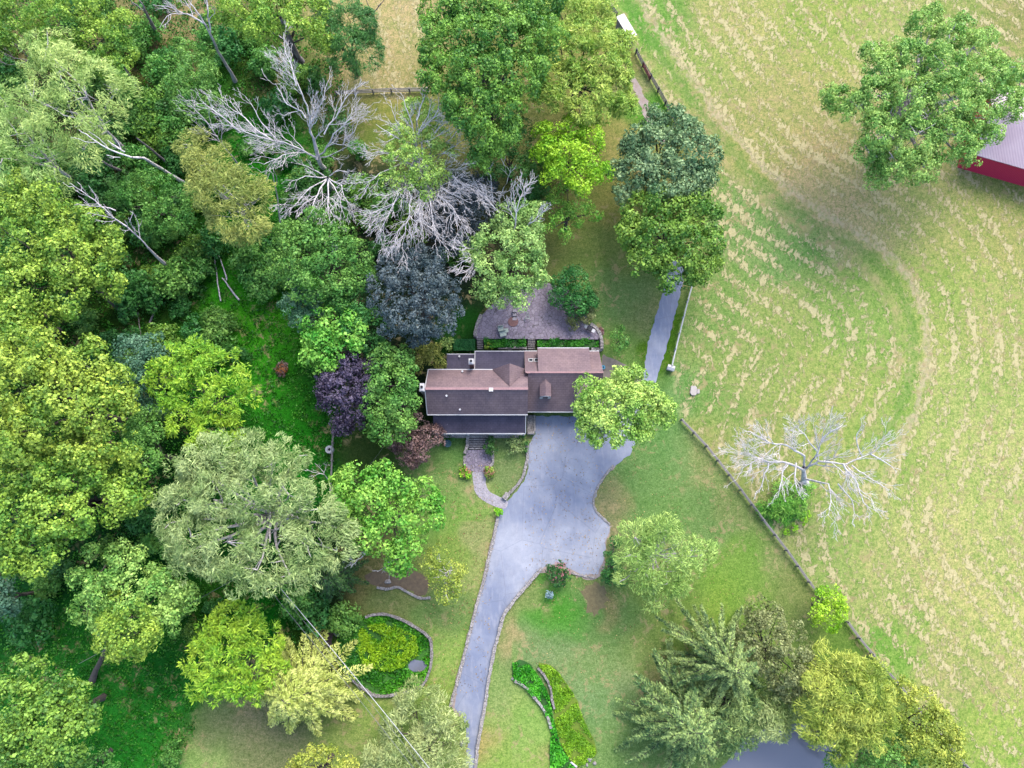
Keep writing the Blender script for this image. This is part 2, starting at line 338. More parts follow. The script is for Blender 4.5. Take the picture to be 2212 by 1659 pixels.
def ground_material():
    t = NT('grass_ground'); p = t.pos()
    at = t.n('ShaderNodeAttribute', attribute_name='tint').outputs['Color']
    rv = t.n('ShaderNodeAttribute', attribute_name='rows').outputs['Vector']
    sx = t.n('ShaderNodeSeparateXYZ'); t.l(rv, sx.inputs[0]); d, al, fm = sx.outputs
    # mown patches, clover and dry spots in every lawn
    n0 = t.noise(0.14, p, 5, 0.62); n1 = t.noise(0.55, p, 5, 0.65); n2 = t.noise(1.7, p, 6, 0.75); n3 = t.noise(5.0, p, 5, 0.8)
    at = t.mix(1.0, at, (1.02, 1.02, 1.04, 1), 'MULTIPLY')
    col = t.mix(t.mapr(n0, 0.38, 0.66, 0, 0.6), at, t.mix(1.0, at, (1.42, 1.14, 1.42, 1), 'MULTIPLY'))
    col = t.mix(t.mapr(n1, 0.45, 0.68, 0, 0.6), col, t.mix(1.0, col, (0.66, 0.84, 0.62, 1), 'MULTIPLY'))
    col = t.mix(t.mapr(n2, 0.42, 0.6, 0, 0.85), col, t.mix(1.0, col, (0.62, 0.74, 0.6, 1), 'MULTIPLY'))
    col = t.mix(t.mapr(n3, 0.47, 0.66, 0, 1.0), col, t.mix(1.0, col, (1.75, 1.55, 1.7, 1), 'MULTIPLY'))
    n4 = t.noise(3.6, t.scl(p, (1, 1, 1)), 5, 0.8, 0.5); col = t.mix(t.mapr(n4, 0.48, 0.62, 0, 0.85), col, t.mix(1.0, col, (0.5, 0.62, 0.5, 1), 'MULTIPLY'))
    # hay left in rows over the field
    cb = t.n('ShaderNodeCombineXYZ'); t.l(t.math('MULTIPLY', d, 0.15), cb.inputs[2]); sp_ = t.n('ShaderNodeSeparateXYZ'); t.l(p, sp_.inputs[0]); t.l(t.math('MULTIPLY', sp_.outputs[1], 0.6), cb.inputs[1]); t.l(t.math('ADD', sp_.outputs[0], t.math('MULTIPLY', sp_.outputs[1], -0.12)), cb.inputs[0])
    h1 = t.noise(1.9, cb.outputs[0], 5, 0.7, 0.45); h2 = t.noise(0.1, p, 3)
    wv = t.math('SINE', t.math('ADD', t.math('MULTIPLY', d, 2.1), t.math('MULTIPLY', t.noise(0.12, p, 2), 3.0)))
    hay = t.math('ADD', h1, t.math('MULTIPLY', wv, 0.062)); hay = t.math('ADD', hay, t.mapr(h2, 0.3, 0.7, -0.08, 0.07))
    hm = t.math('MULTIPLY', t.mapr(hay, 0.525, 0.585), fm, clamp=True)
    haycol = t.mix(t.mapr(n3, 0.35, 0.7), alb((210, 198, 138)), alb((248, 234, 190)))
    # one broad green windrow gap with pale wheel strips on either side of it
    w2 = t.math('ADD', d, t.mapr(t.noise(0.5, p, 3), 0.3, 0.7, -0.7, 0.7))
    ad = t.math('ABSOLUTE', w2)
    fm2 = t.math('MULTIPLY', fm, t.math('MULTIPLY', al, 1.0))
    strip = t.math('MULTIPLY', t.mapr(ad, 0.35, 1.1, 1, 0), fm2, clamp=True)
    pale = t.math('MULTIPLY', t.mapr(t.math('ABSOLUTE', t.math('SUBTRACT', ad, 2.2)), 0.3, 1.2, 1, 0), fm2, clamp=True)
    pale = t.math('MULTIPLY', pale, t.mapr(t.noise(0.35, p, 4), 0.4, 0.62))
    hm = t.math('MULTIPLY', hm, t.mapr(strip, 0, 1, 1, 0.1))
    path_ = t.math('MULTIPLY', t.mapr(t.math('ABSOLUTE', t.math('ADD', w2, 2.0)), 0.35, 0.8, 0.8, 0), fm2, clamp=True)
    path_ = t.math('MULTIPLY', path_, t.mapr(t.noise(0.8, p, 5, .7), 0.36, 0.55))
    col = t.mix(t.math('MULTIPLY', strip, 0.45), col, alb((96, 154, 62)))
    col = t.mix(t.math('MULTIPLY', pale, 0.75), col, alb((208, 190, 138)))
    col = t.mix(path_, col, alb((222, 204, 168)))
    dark = t.math('MULTIPLY', t.mapr(t.noise(2.4, cb.outputs[0], 6, 0.7), 0.46, 0.62, 0, 0.75), fm)
    col = t.mix(dark, col, t.mix(1.0, col, (0.5, 0.74, 0.45, 1), 'MULTIPLY'))
    col = t.mix(t.math('MULTIPLY', hm, 0.85), col, haycol)
    # bare tan scalped spots on the lawns
    sp = t.math('MULTIPLY', t.mapr(t.noise(0.75, p, 7, 0.75, 0.5), 0.53, 0.6, 0, 0.75), t.mapr(t.noise(0.12, p, 3), 0.46, 0.56))
    col = t.mix(sp, col, alb((196, 178, 130)))
    bm = t.math('ADD', t.math('MULTIPLY', n2, 0.6), t.math('MULTIPLY', n3, 0.4)); bm = t.math('ADD', bm, t.math('MULTIPLY', hm, 0.5))
    return t.done(col, 0.95, bm, 0.8, 0.16, 0.05)
tag(link('ground', make_ground(), ground_material()), kind='structure', label='mown lawn, hay field and woodland floor around the house')

def jitter(poly, amt, seed, n=4):
    r = random.Random(seed); out = []
    N = len(poly)
    for i in range(N):
        a = np.array(poly[i][:2]); b = np.array(poly[(i+1) % N][:2]); L = np.linalg.norm(b-a); k = max(1, int(L/0.45))
        for q in range(k):
            o = a+(b-a)*q/k; out.append((o[0]+r.uniform(-amt, amt), o[1]+r.uniform(-amt, amt)))
    return out
def sheet(name, pxs, z, mat, label, jit=0.07, smooth=True, n=4):
    w = [P(a, b)[:2] for a, b in pxs]
    if smooth: w = catmull(w, n, closed=True)
    w = jitter(w, jit, hash(name) % 1000 if False else len(name)*7)
    me = bpy.data.meshes.new(name); me.from_pydata([(a, b, z) for a, b in w], [], [tuple(range(len(w)))]); me.update()
    if me.polygons[0].normal.z < 0: me.flip_normals()
    return tag(link(name, me, mat), kind='structure', label=label)

# asphalt
t = NT('asphalt'); p = t.pos()
n0 = t.noise(0.11, p, 4, 0.6); n1 = t.noise(0.5, p, 6, 0.7, 0.6); n2 = t.noise(4.5, p, 6, 0.8); n3 = t.noise(2.0, t.scl(p, (1, 0.25, 1)), 5)
col = t.mix(t.mapr(n0, 0.38, 0.62), alb((144, 156, 186)), alb((200, 206, 222)))
col = t.mix(t.mapr(n1, 0.42, 0.7, 0, 0.5), col, alb((152, 158, 176)))
col = t.mix(t.mapr(n3, 0.5, 0.75, 0, 0.5), col, alb((206, 208, 222)))
col = t.mix(t.mapr(n2, 0.5, 0.8, 0, 0.5), col, alb((120, 126, 146)))
vo = t.n('ShaderNodeTexVoronoi', feature='DISTANCE_TO_EDGE'); vo.inputs['Scale'].default_value = 0.16
t.l(t.mix(0.12, p, t.n('ShaderNodeTexNoise').outputs[1]), vo.inputs['Vector'])
col = t.mix(t.mapr(vo.outputs[0], 0.0, 0.008, 0.3, 0), col, alb((100, 106, 126)))
sp = t.noise(1.6, p, 3, 0.5); col = t.mix(t.mapr(sp, 0.74, 0.77, 0, 0.75), col, alb((72, 76, 92)))
M_ASPH = t.done(col, 0.8, n2, 0.25, 0.02, 0.3)
t = NT('gravel_edge'); p = t.pos(); n1 = t.noise(1.2, p, 6, 0.75); n2 = t.noise(25, p, 3, 0.7)
col = t.mix(t.mapr(n1, 0.3, 0.7), alb((176, 150, 138)), alb((206, 196, 190))); col = t.mix(t.mapr(n2, 0.5, 0.8, 0, 0.5), col, alb((120, 104, 92)))
M_GRAVEL = t.done(col, 0.95, n2, 0.5, 0.04)
def flag_mat(name, c1, c2, gap, sc):
    t = NT(name); p = t.pos(); nz = t.n('ShaderNodeTexNoise'); nz.inputs['Scale'].default_value = 1.4; t.l(p, nz.inputs['Vector'])
    pw = t.mix(0.25, p, nz.outputs[1], 'ADD')
    v1 = t.n('ShaderNodeTexVoronoi', feature='DISTANCE_TO_EDGE'); v1.inputs['Scale'].default_value = sc; t.l(pw, v1.inputs['Vector'])
    v2 = t.n('ShaderNodeTexVoronoi'); v2.inputs['Scale'].default_value = sc; t.l(pw, v2.inputs['Vector'])
    sv = t.n('ShaderNodeSeparateColor'); t.l(v2.outputs['Color'], sv.inputs[0])
    col = t.mix(sv.outputs[0], alb(c1), alb(c2)); n = t.noise(6, p, 5, 0.7)
    col = t.mix(t.mapr(n, 0.4, 0.7, 0, 0.45), col, alb(tuple(x*0.72 for x in c1)))
    e = t.mapr(v1.outputs[0], 0.02, 0.055)
    col = t.mix(e, alb(gap), col)
    return t.done(col, 0.85, e, 0.6, 0.04)
M_FLAG = flag_mat('flagstone', (156, 144, 166), (188, 178, 196), (112, 104, 112), 1.9)
M_PATH = flag_mat('path_stone', (196, 190, 204), (216, 210, 220), (176, 170, 172), 2.2)

DRIVE = [(1156,899),(1200,899),(1260,899),(1303,899),(1330,885),(1362,870),(1385,835),(1393,790),(1400,740),(1415,690),(1437,614),(1448,560),(1483,560),(1474,614),(1456,690),(1431,780),(1413,835),(1397,895),(1384,940),(1360,983),(1330,1005),(1308,1030),(1292,1055),(1283,1085),(1289,1103),(1308,1122),(1318,1140),(1308,1165),(1306,1200),(1292,1240),(1260,1243),(1235,1230),(1205,1216),(1173,1226),(1125,1279),(1090,1327),(1080,1358),(1066,1413),(1056,1466),(1045,1535),(1032,1604),(1024,1680),(1004,1680),(1009,1620),(1008,1575),(1000,1548),(982,1528),(988,1476),(1001,1427),(1015,1372),(1033,1299),(1046,1254),(1057,1205),(1067,1164),(1078,1115),(1088,1098),(1098,1080),(1116,1060),(1133,1040),(1141,1015),(1144,960),(1156,937)]
def offset_poly(pxs, d):
    n = len(pxs); out = []; area = sum(pxs[i][0]*pxs[(i+1) % n][1]-pxs[(i+1) % n][0]*pxs[i][1] for i in range(n))
    sg = 1 if area > 0 else -1
    for i in range(n):
        a = np.array(pxs[i-1], float); b = np.array(pxs[(i+1) % n], float); t_ = b-a; L = np.linalg.norm(t_)
        out.append(tuple(np.array(pxs[i])+sg*d*np.array([t_[1], -t_[0]])/L))
    return out
GRV = [(1290,1000),(1330,1003),(1308,1028),(1288,1055),(1279,1086),(1285,1107),(1305,1127),(1322,1142),(1311,1166),(1309,1203),(1295,1247),(1260,1250),(1235,1240),(1205,1226),(1160,1238),(1200,1180),(1270,1120),(1265,1060)]
sheet('gravel_verge', GRV, 0.008, M_GRAVEL, 'reddish gravel verge along the east side of the parking court', 0.22)
GRV2 = [(1090,1105),(1072,1118),(1062,1164),(1052,1205),(1041,1254),(1028,1299),(1010,1372),(996,1427),(983,1476),(976,1526),(1000,1540),(1030,1400),(1060,1250),(1090,1150)]
sheet('gravel_strip', GRV2, 0.008, M_GRAVEL, 'pale gravel strip under the west kerb wall of the drive', 0.08)
sheet('driveway', DRIVE, 0.016, M_ASPH, 'blue grey asphalt drive and parking court', 0.11, smooth=False)
sheet('front_path', [(1022,1017),(1023,1048),(1030.6,1069),(1051.5,1086),(1076,1096.6),(1092,1098),(1097,1084),(1086,1076),(1058,1062),(1049.7,1044.5),(1048,1017)], 0.020, M_PATH, 'curved stone path from the drive to the front steps', 0.04)
sheet('front_landing', [(1010,972),(1006,982),(1004,1000),(1006,1010),(1022,1019),(1048,1019),(1060,1010),(1064,1000),(1063,978),(1055,972)], 0.024, M_FLAG, 'flagstone landing below the front steps', 0.04)
sheet('side_path', [(1301,768),(1316,772),(1345,785),(1372,806),(1384,820),(1376,826),(1355,808),(1330,792),(1322,812),(1303,812)], 0.012, mat_simple('side_path_stone', (150, 140, 130), scale=1.5), 'worn stone path on the east side of the garage wing', 0.1)
sheet('gravel_track', [(1362,168),(1372,170),(1395,210),(1412,245),(1440,300),(1420,305),(1392,250),(1376,210)], 0.008, M_GRAVEL, 'faint gravel track beside the north rail fence', 0.3)
sheet('mulch_bed', [(790,1240),(860,1225),(915,1240),(925,1275),(905,1288),(870,1272),(815,1266)], 0.010, mat_simple('bark_mulch', (128, 110, 86), var=0.4, scale=2), 'brown mulch bed inside the rock border', 0.3)
sheet('muddy_ground', [(672,1375),(700,1362),(722,1370),(716,1392),(700,1410),(680,1400)], 0.010, mat_simple('dark_mud', (80, 62, 66), var=0.3, scale=2), 'dark muddy inlet at the west side of the round marsh', 0.25)
sheet('bare_earth', [(1258,1265),(1290,1258),(1312,1275),(1310,1310),(1290,1330),(1268,1318)], 0.010, mat_simple('dry_earth', (138, 126, 84), var=0.35, scale=2.5), 'bare brown earth under the willow by the drive', 0.5)

# water
t = NT('pond_water'); p = t.pos(); n = t.noise(1.2, p, 3)
M_WATER = t.done(alb((132, 136, 152)), 0.12, n, 0.06, 0.05, 0.5)
sheet('pond', [(1540,1720),(1575,1640),(1620,1590),(1680,1570),(1740,1565),(1800,1600),(1830,1660),(1840,1720)], 0.02, M_WATER, 'grey pond at the foot of the photo', 0.1)
sheet('marsh_pool', [(881,1437),(888,1428),(900,1425),(914,1428),(922,1437),(916,1447),(903,1451),(888,1447)], 0.035, M_WATER, 'small open pool in the round marsh', 0.1)
MARSH = [(788,1330),(829,1325),(875,1341),(923,1372),(932,1396),(932,1431),(923,1462),(909,1483),(868,1497),(816,1504),(788,1488),(760,1469),(735,1440),(722,1410),(730,1380),(750,1350)]
STREAM = [(1108,1432),(1135,1428),(1160,1455),(1185,1500),(1195,1550),(1205,1590),(1215,1620),(1245,1660),(1240,1700),(1190,1700),(1188,1640),(1190,1580),(1180,1545),(1158,1510),(1132,1484),(1110,1468)]
BANK = [(1162,1436),(1185,1436),(1206,1452),(1240,1500),(1263,1559),(1284,1604),(1287,1628),(1262,1650),(1240,1655),(1215,1612),(1200,1570),(1196,1520),(1186,1480)]
sheet('marsh_ground', MARSH, 0.014, mat_simple('marsh_soil', (60, 130, 20), var=0.4, scale=0.8), 'wet green bed of the round marsh', 0.1)
sheet('stream_ground', STREAM, 0.012, mat_simple('stream_soil', (45, 110, 25), var=0.5, scale=0.8), 'overgrown stream bed south of the drive', 0.15)
sheet('bank_ground', BANK, 0.016, mat_simple('bank_soil', (120, 150, 20), var=0.3, scale=0.8), 'planted bank beside the stream bed', 0.1)
# ------------------------------------------------------------------ vegetation generators
def unit(v): return v/(np.linalg.norm(v, axis=-1, keepdims=True)+1e-9)
def quads(name, C, T, B):
    """diamond leaves: centre C, half long axis T, half cross axis B"""
    V = np.stack([C-T, C+B*1.0-T*0.15, C+T, C-B*1.0-T*0.15], 1).reshape(-1, 3)
    F = np.arange(len(V), dtype=np.int32).reshape(-1, 4)
    return np_mesh(name, V, F)
KIND = {  # lobe radius, leaves per m2 of lobe, leaf length, leaf width, spread
 'puff':  dict(rs=0.80, dens=92, L=0.26, W=0.20, flat=0.85),
 'fine':  dict(rs=0.60, dens=86, L=0.24, W=0.17, flat=0.85),
 'big':   dict(rs=0.95, dens=72, L=0.31, W=0.25, flat=0.8),
 'wisp':  dict(rs=0.85, dens=72, L=0.50, W=0.09, flat=0.8),
 'star':  dict(rs=0.62, dens=66, L=0.46, W=0.13, flat=0.8),
 'shrub': dict(rs=0.42, dens=110, L=0.22, W=0.16, flat=0.8),
}
def crown(blobs, kind, seed, dens=1.0, gap=1.0, zmin=-0.35):
    """blobs: (x, y, z, r) spheres whose union is the crown"""
    r = np.random.RandomState(seed); K = KIND[kind]; rs = K['rs']
    Cs = []; Rs = []; Ds = []
    bl = np.array([b[:4] for b in blobs])
    for b in blobs:
        c = np.array(b[:3]); R = b[3]
        s = min(rs, R*0.45)
        n = max(7, int(3.3*gap*(R/s)**2))
        d = unit(r.normal(size=(n*2, 3))); d = d[d[:, 2] > zmin][:n]
        rad = R-s*0.6; rr = rad*(1-0.42*r.rand(len(d))**1.6)
        wob = 1+0.20*np.sin(d[:, 0]*5+seed)+0.14*np.sin(d[:, 1]*7+seed*2)
        Cc = c+d*(rr*wob)[:, None]*np.array([1, 1, K['flat']])
        # drop lobes buried in a neighbour
        keep = np.ones(len(d), bool)
        for o in bl:
            if np.allclose(o[:3], c): continue
            keep &= np.linalg.norm((Cc-o[:3])*np.array([1, 1, 1.15]), axis=1) > o[3]*0.62
        keep &= np.sin(Cc[:, 0]*1.15+seed)*np.sin(Cc[:, 1]*1.35+seed*2) > (-0.75 if R > 2.2 else -2)
        if keep.sum() < 5: keep[:] = True
        Cs.append(Cc[keep]); Rs.append(s*r.uniform(0.45, 1.55, keep.sum())); Ds.append(d[keep])
    C = np.concatenate(Cs); R = np.concatenate(Rs); D = np.concatenate(Ds)
    cnt = np.maximum(6, (K['dens']*dens*R**2*r.uniform(0.55, 1.2, len(R))*(1.0 if rs > 0.5 else 1.0)).astype(int))
    idx = np.repeat(np.arange(len(C)), cnt); n = len(idx)
    d2 = unit(r.normal(size=(n, 3))+0.75*D[idx]+np.array([0, 0, 0.45]))
    rad = R[idx]*(0.45+0.62*np.sqrt(r.rand(n)))
    pos = C[idx]+d2*rad[:, None]*np.array([1, 1, 0.8])
    sz = np.clip(np.exp(r.normal(0, .32, n)), .45, 2.0)[:, None]
    if kind in ('star',):
        tdir = unit(d2*np.array([1, 1, .35])+0.35*r.normal(size=(n, 3)))
    elif kind == 'wisp':
        az = unit(D[idx]*np.array([1, 1, 0.15])+0.55*r.normal(size=(n, 3))); tdir = unit(az+np.array([0, 0, -0.35]))
    else:
        nn = unit(d2+0.55*r.normal(size=(n, 3))); tdir = unit(np.cross(nn, r.normal(size=(n, 3))))
        bdir = np.cross(nn, tdir)
        return quads('crown', pos, tdir*sz*K['L']/2, bdir*sz*K['W']/2)
    bdir = unit(np.cross(tdir, unit(np.array([0, 0, 1.0])+0.6*r.normal(size=(n, 3)))))
    return quads('crown', pos, tdir*sz*K['L']/2, bdir*sz*K['W']/2)

def wig(p, q, n, amp, r, sag=0.0):
    p = np.array(p, float); q = np.array(q, float); t = np.linspace(0, 1, n)[:, None]
    L = np.linalg.norm(q-p); o = r.normal(size=(n, 3))*amp*L/n; o = np.cumsum(o, 0); o -= t*o[-1]; o[0] = 0
    pts = p+(q-p)*t+o; pts[:, 2] += sag*L*np.sin(np.pi*t[:, 0]); return pts
def limb_paths(base, blobs, r, r0, twig=2, fork=0.45):
    """a tapering trunk that forks into limbs reaching each blob, with a few side branches"""
    base = np.array(base, float); bl = np.array([b[:4] for b in blobs]); w = bl[:, 3]**2
    top = (bl[:, :3]*w[:, None]).sum(0)/w.sum()
    fk = base+(top-base)*fork; fk[2] = base[2]+(top[2]-base[2])*fork
    paths = [(wig(base, fk, 5, 0.04, r), np.linspace(r0*1.25, r0*0.8, 5))]
    paths[0][1][0] = r0*1.6
    for b in bl:
        tip = b[:3]+np.array([0, 0, b[3]*0.25])
        pts = wig(fk, tip, 6, 0.12, r, 0.06); paths.append((pts, np.linspace(r0*0.55, r0*0.14, 6)))
        for k in range(twig*2):
            j = r.randint(2, 6); d = unit(r.normal(size=3)+np.array([0, 0, 0.4])); e = pts[j]+d*b[3]*r.uniform(0.5, 0.85)
            paths.append((wig(pts[j], e, 4, 0.15, r), np.linspace(r0*0.2, r0*0.04, 4)))
    return paths

def bark_mat(name, c, k=1.0):
    t = NT(name); p = t.pos(); n = t.noise(2.5, p, 5, 0.7); n2 = t.noise(18, p, 3)
    col = t.mix(t.mapr(n, 0.35, 0.68), alb(tuple(x*0.72 for x in c), k), alb(c, k))
    return t.done(col, 0.9, n2, 0.4, 0.03, 0.2)
M_BARK = bark_mat('bark', (128, 118, 112)); M_BARKD = bark_mat('dark_bark', (98, 92, 92))
M_DEAD = bark_mat('bleached_wood', (232, 226, 226), 1.9); M_DEADG = bark_mat('grey_dead_wood', (212, 204, 206), 2.0); M_SNAG = bark_mat('snag_bark', (176, 164, 168), 1.4)
LM = dict(
 yg=leaf_mat('leaves_yellow_green', (100,150,52), (188,214,88)),
 yg2=leaf_mat('leaves_fresh_green', (100,156,56), (188,216,88)),
 lemon=leaf_mat('leaves_lemon', (122,175,42), (196,220,70)),
 lime=leaf_mat('leaves_lime', (118,190,34), (188,236,66)),
 bright=leaf_mat('leaves_bright_green', (88,165,50), (170,215,95)),
 mid=leaf_mat('leaves_mid_green', (80,145,62), (140,188,90)),
 deep=leaf_mat('leaves_deep_green', (50,115,52), (92,150,72)),
 dark=leaf_mat('leaves_dark_green', (36,88,44), (70,122,58)),
 grey=leaf_mat('leaves_grey_green', (138,160,92), (196,206,142)),
 pale=leaf_mat('leaves_pale_green', (140,180,92), (204,226,138)),
 olive=leaf_mat('leaves_olive', (140,150,72), (196,194,104)),
 blue=leaf_mat('leaves_blue_green', (70,118,92), (118,158,126)),
 dome=leaf_mat('leaves_dull_green', (86,126,84), (170,192,140)),
 dome2=leaf_mat('leaves_dome_green', (76,130,46), (156,190,80)),
 navy=leaf_mat('leaves_dark_beech', (66,84,98), (122,132,142)),
 purple=leaf_mat('leaves_purple', (62,52,82), (110,98,130)),
 smoke=leaf_mat('leaves_smoky_red', (118,88,96), (172,140,138)),
 gold=leaf_mat('leaves_golden', (136,160,56), (206,212,100)),
 field=leaf_mat('leaves_field_tree', (112,170,76), (190,222,120)),
 con=leaf_mat('needles_olive_green', (76,114,66), (184,204,124)),
 conp=leaf_mat('needles_pale_yellow', (176,190,88), (232,236,146)),
 cond=leaf_mat('needles_dark_green', (44,92,46), (84,126,62)),
 oak=leaf_mat('leaves_oak', (70,126,50), (152,194,80)), locust=leaf_mat('leaves_locust', (122,172,60), (202,224,108)),
 drive=leaf_mat('leaves_drive_tree', (140,186,78), (214,236,128)),
 willow=leaf_mat('leaves_willow', (134,164,74), (206,222,128)),
 silver=leaf_mat('needles_silver_blue', (120,150,176), (170,194,214)),
 rough=leaf_mat('leaves_brownish_green', (112,122,72), (172,176,122)),
)
_seed = [10]
def tree(name, label, kind, col, blobs, h, base=None, cat='tree', group=None, r0=0.28, bark=None, twig=1, dens=1.0, gap=1.0, dead=None, droop=0.30, trunk=True, hb=None):
    """blobs: (px, py, rpx) outline circles in the photo; h: height of the crown top; base: trunk foot pixel"""
    _seed[0] += 1; sd = _seed[0]; r = np.random.RandomState(sd)
    cx = sum(b[0]*b[2]**2 for b in blobs)/sum(b[2]**2 for b in blobs); cy = sum(b[1]*b[2]**2 for b in blobs)/sum(b[2]**2 for b in blobs)
    Rm = max(math.hypot(b[0]-cx, b[1]-cy)+b[2] for b in blobs)
    W = []
    for i, b in enumerate(blobs):
        z = b[3] if len(b) > 3 else None
        if z is None:
            rad = b[2]*mpp(b[1], h*0.8)
            off = math.hypot(b[0]-cx, b[1]-cy)/max(Rm, 1)
            z = h-rad*0.85-h*droop*off*off*1.2+r.uniform(-0.5, 0.3)*min(1, h/8)
        rad = b[2]*mpp(b[1], z)
        z = max(z, rad*0.5)
        p = P(b[0], b[1], z); W.append((p.x, p.y, z, rad))
    if base is None:
        ww = [w[3]**2 for w in W]; bx = sum(w[0]*q for w, q in zip(W, ww))/sum(ww); by = sum(w[1]*q for w, q in zip(W, ww))/sum(ww)
        bp = Vector((bx, by, 0))
    else: bp = P(*base)
    root = empty(name, bp, label, cat, group)
    me = crown(W, kind, sd, dens, gap); link('crown', me, LM[col], root)
    if trunk:
        tm = tubes_mesh('trunk', limb_paths(bp, W, r, r0, twig)); link('trunk', tm, bark or M_BARK, root, smooth=True)
    if dead:
        for limb in dead:
            paths = []; grow_limb(paths, [np.array(P(a, b, c)) for a, b, c in limb], r, 0.10, 2, 0.55, 1.0)
            link('bare_branch', tubes_mesh('bare_branch', paths, 4), M_DEAD, root)
    return root

def grow_limb(paths, pts, r, r0, level, sp=1.0, dens=1.0, up=0.25, spread=0.75, r1=0.03, ln=0.46):
    """polyline limb + recursive side branches, thinning to twigs"""
    P3 = [pts[0]]
    for a, b in zip(pts[:-1], pts[1:]):
        seg = wig(a, b, 5, 0.14, r); P3 += list(seg[1:])
    P3 = np.array(P3); n = len(P3); rad = np.linspace(r0, r1, n); paths.append((P3, rad))
    if level <= 0: return
    L = np.linalg.norm(np.diff(P3, axis=0), axis=1).sum(); k = max(2, int(L/sp*dens))
    side = 1
    for i in range(k):
        f = r.uniform(0.12, 1.0); j = min(n-2, int(f*(n-1))); t = unit(P3[j+1]-P3[j]); p = P3[j]+(P3[j+1]-P3[j])*r.rand()
        a = unit(np.cross(t, np.array([0, 0, 1.0])+0.5*r.normal(size=3))); side = -side
        d = unit(t+a*side*spread*r.uniform(0.6, 1.3)+np.array([0, 0, up])*r.uniform(-0.5, 1))
        l = L*ln*(1.2-0.6*f)*r.uniform(0.6, 1.2); l = min(l, 4.5)
        mid = p+d*l*0.55+r.normal(size=3)*l*0.05; end = p+unit(d+t*0.35)*l
        grow_limb(paths, [p, mid, end], r, max(r1*1.15, rad[j]*0.55), level-1, sp*0.62, 1.0, up, spread, max(0.014, r1*0.72), ln)

def dead_tree(name, label, base, limbs, r0=0.35, mat=None, level=3, sp=1.5, cat='dead tree', trunk=None, group=None, seed=None, up=0.25, spread=0.75, twr=0.03, ln=0.46):
    _seed[0] += 1; r = np.random.RandomState(seed or _seed[0])
    b = P(*base); root = empty(name, b, label, cat, group)
    if trunk:
        pts = [np.array(P(a, c, z)) for a, c, z in trunk]
        tp = [pts[0]]
        for a, c in zip(pts[:-1], pts[1:]): tp += list(wig(a, c, 5, 0.03, r)[1:])
        tp = np.array(tp); rad = np.linspace(r0, r0*0.45, len(tp)); rad[0] *= 1.5
        link('trunk', tubes_mesh('trunk', [(tp, rad)], 9), mat or M_DEAD, root, smooth=True)
    paths = []
    for l in limbs:
        w = l[0] if isinstance(l[0], (int, float)) else r0*0.4
        pl = l[1:] if isinstance(l[0], (int, float)) else l
        grow_limb(paths, [np.array(P(a, c, z)) for a, c, z in pl], r, w, level, sp, 1.0, up, spread, twr, ln)
    if paths: link('branches', tubes_mesh('branches', paths, 4), mat or M_DEAD, root)
    return root

def conifer(name, label, c, rpx, h, col, nb=46, base=None, ang=None, group=None, L=0.42, W=0.11, rag=0.3, droop=0.32, sprayw=0.28, z0=0.12, dens=1.0):
    """tree with tiers of long branches that carry short needle sprays"""
    _seed[0] += 1; r = np.random.RandomState(_seed[0])
    top = np.array(P(c[0], c[1], h*0.95)); R = rpx*mpp(c[1], h*0.5); b = np.array(P(*base)) if base else np.array([top[0], top[1], 0.0])
    root = empty(name, Vector(b), label, 'tree', group)
    tr = wig(b, top, 8, 0.03, r); paths = [(tr, np.linspace(0.3, 0.05, 8))]
    Cs = []; Ts = []; Bs = []
    for i in range(nb):
        f = (i+0.5)/nb; zf = z0+(1-z0)*(1-f)**0.9   # from the top down
        hh = 1-zf; az = i*2.39996+r.uniform(-0.3, 0.3)
        if ang: az = ang[0]+(ang[1]-ang[0])*r.rand()
        length = R*(0.16+0.84*min(1, hh*1.35)**0.8)*r.uniform(1-rag, 1.08)
        z = h*zf; p = b+(top-b)*(z/top[2]) if top[2] > 0 else b
        dirh = np.array([math.cos(az), math.sin(az), 0.0]); m = 9; t = np.linspace(0, 1, m)
        rise = 0.25*length*(0.5 if f < 0.5 else 0.3)
        pts = p+dirh*(t*length)[:, None]; pts[:, 2] += rise*np.sin(t*np.pi*0.8)-droop*length*t**2.2
        side = np.array([-dirh[1], dirh[0], 0.0]); pts += side*(0.12*length*r.normal()*t**2)[:, None]
        pts[:, 2] = np.maximum(pts[:, 2], 0.3)
        paths.append((pts, np.linspace(0.07, 0.02, m)))
        k = int(length*58*dens); tt = r.uniform(0.08, 1.02, k); ii = np.clip((tt*(m-1)).astype(int), 0, m-2); ff = tt*(m-1)-ii
        bp = pts[ii]*(1-ff)[:, None]+pts[ii+1]*ff[:, None]; fw = unit(pts[ii+1]-pts[ii])
        sg = np.where(r.rand(k) < 0.5, -1.0, 1.0)[:, None]
        w = sprayw*(0.35+1.1*np.sin(np.pi*np.clip(tt, 0, 1)**0.8))*min(1.6, 0.5+length*0.25)
        off = side*sg*(w*r.rand(k))[:, None]
        bp = bp+off+np.stack([np.zeros(k), np.zeros(k), r.uniform(-0.16, 0.08, k)], 1)
        T = unit(fw*0.8+side*sg*0.8+0.35*r.normal(size=(k, 3))+np.array([0, 0, -0.15]))
        s = r.uniform(0.6, 1.25, k)[:, None]
        B = unit(np.cross(T, np.array([0, 0, 1.0])+0.5*r.normal(size=(k, 3))))
        Cs.append(bp); Ts.append(T*s*L/2); Bs.append(B*s*W/2)
    link('crown', quads('crown', np.concatenate(Cs), np.concatenate(Ts), np.concatenate(Bs)), LM[col], root)
    link('trunk', tubes_mesh('trunk', paths, 5), M_BARKD, root, smooth=True)
    return root
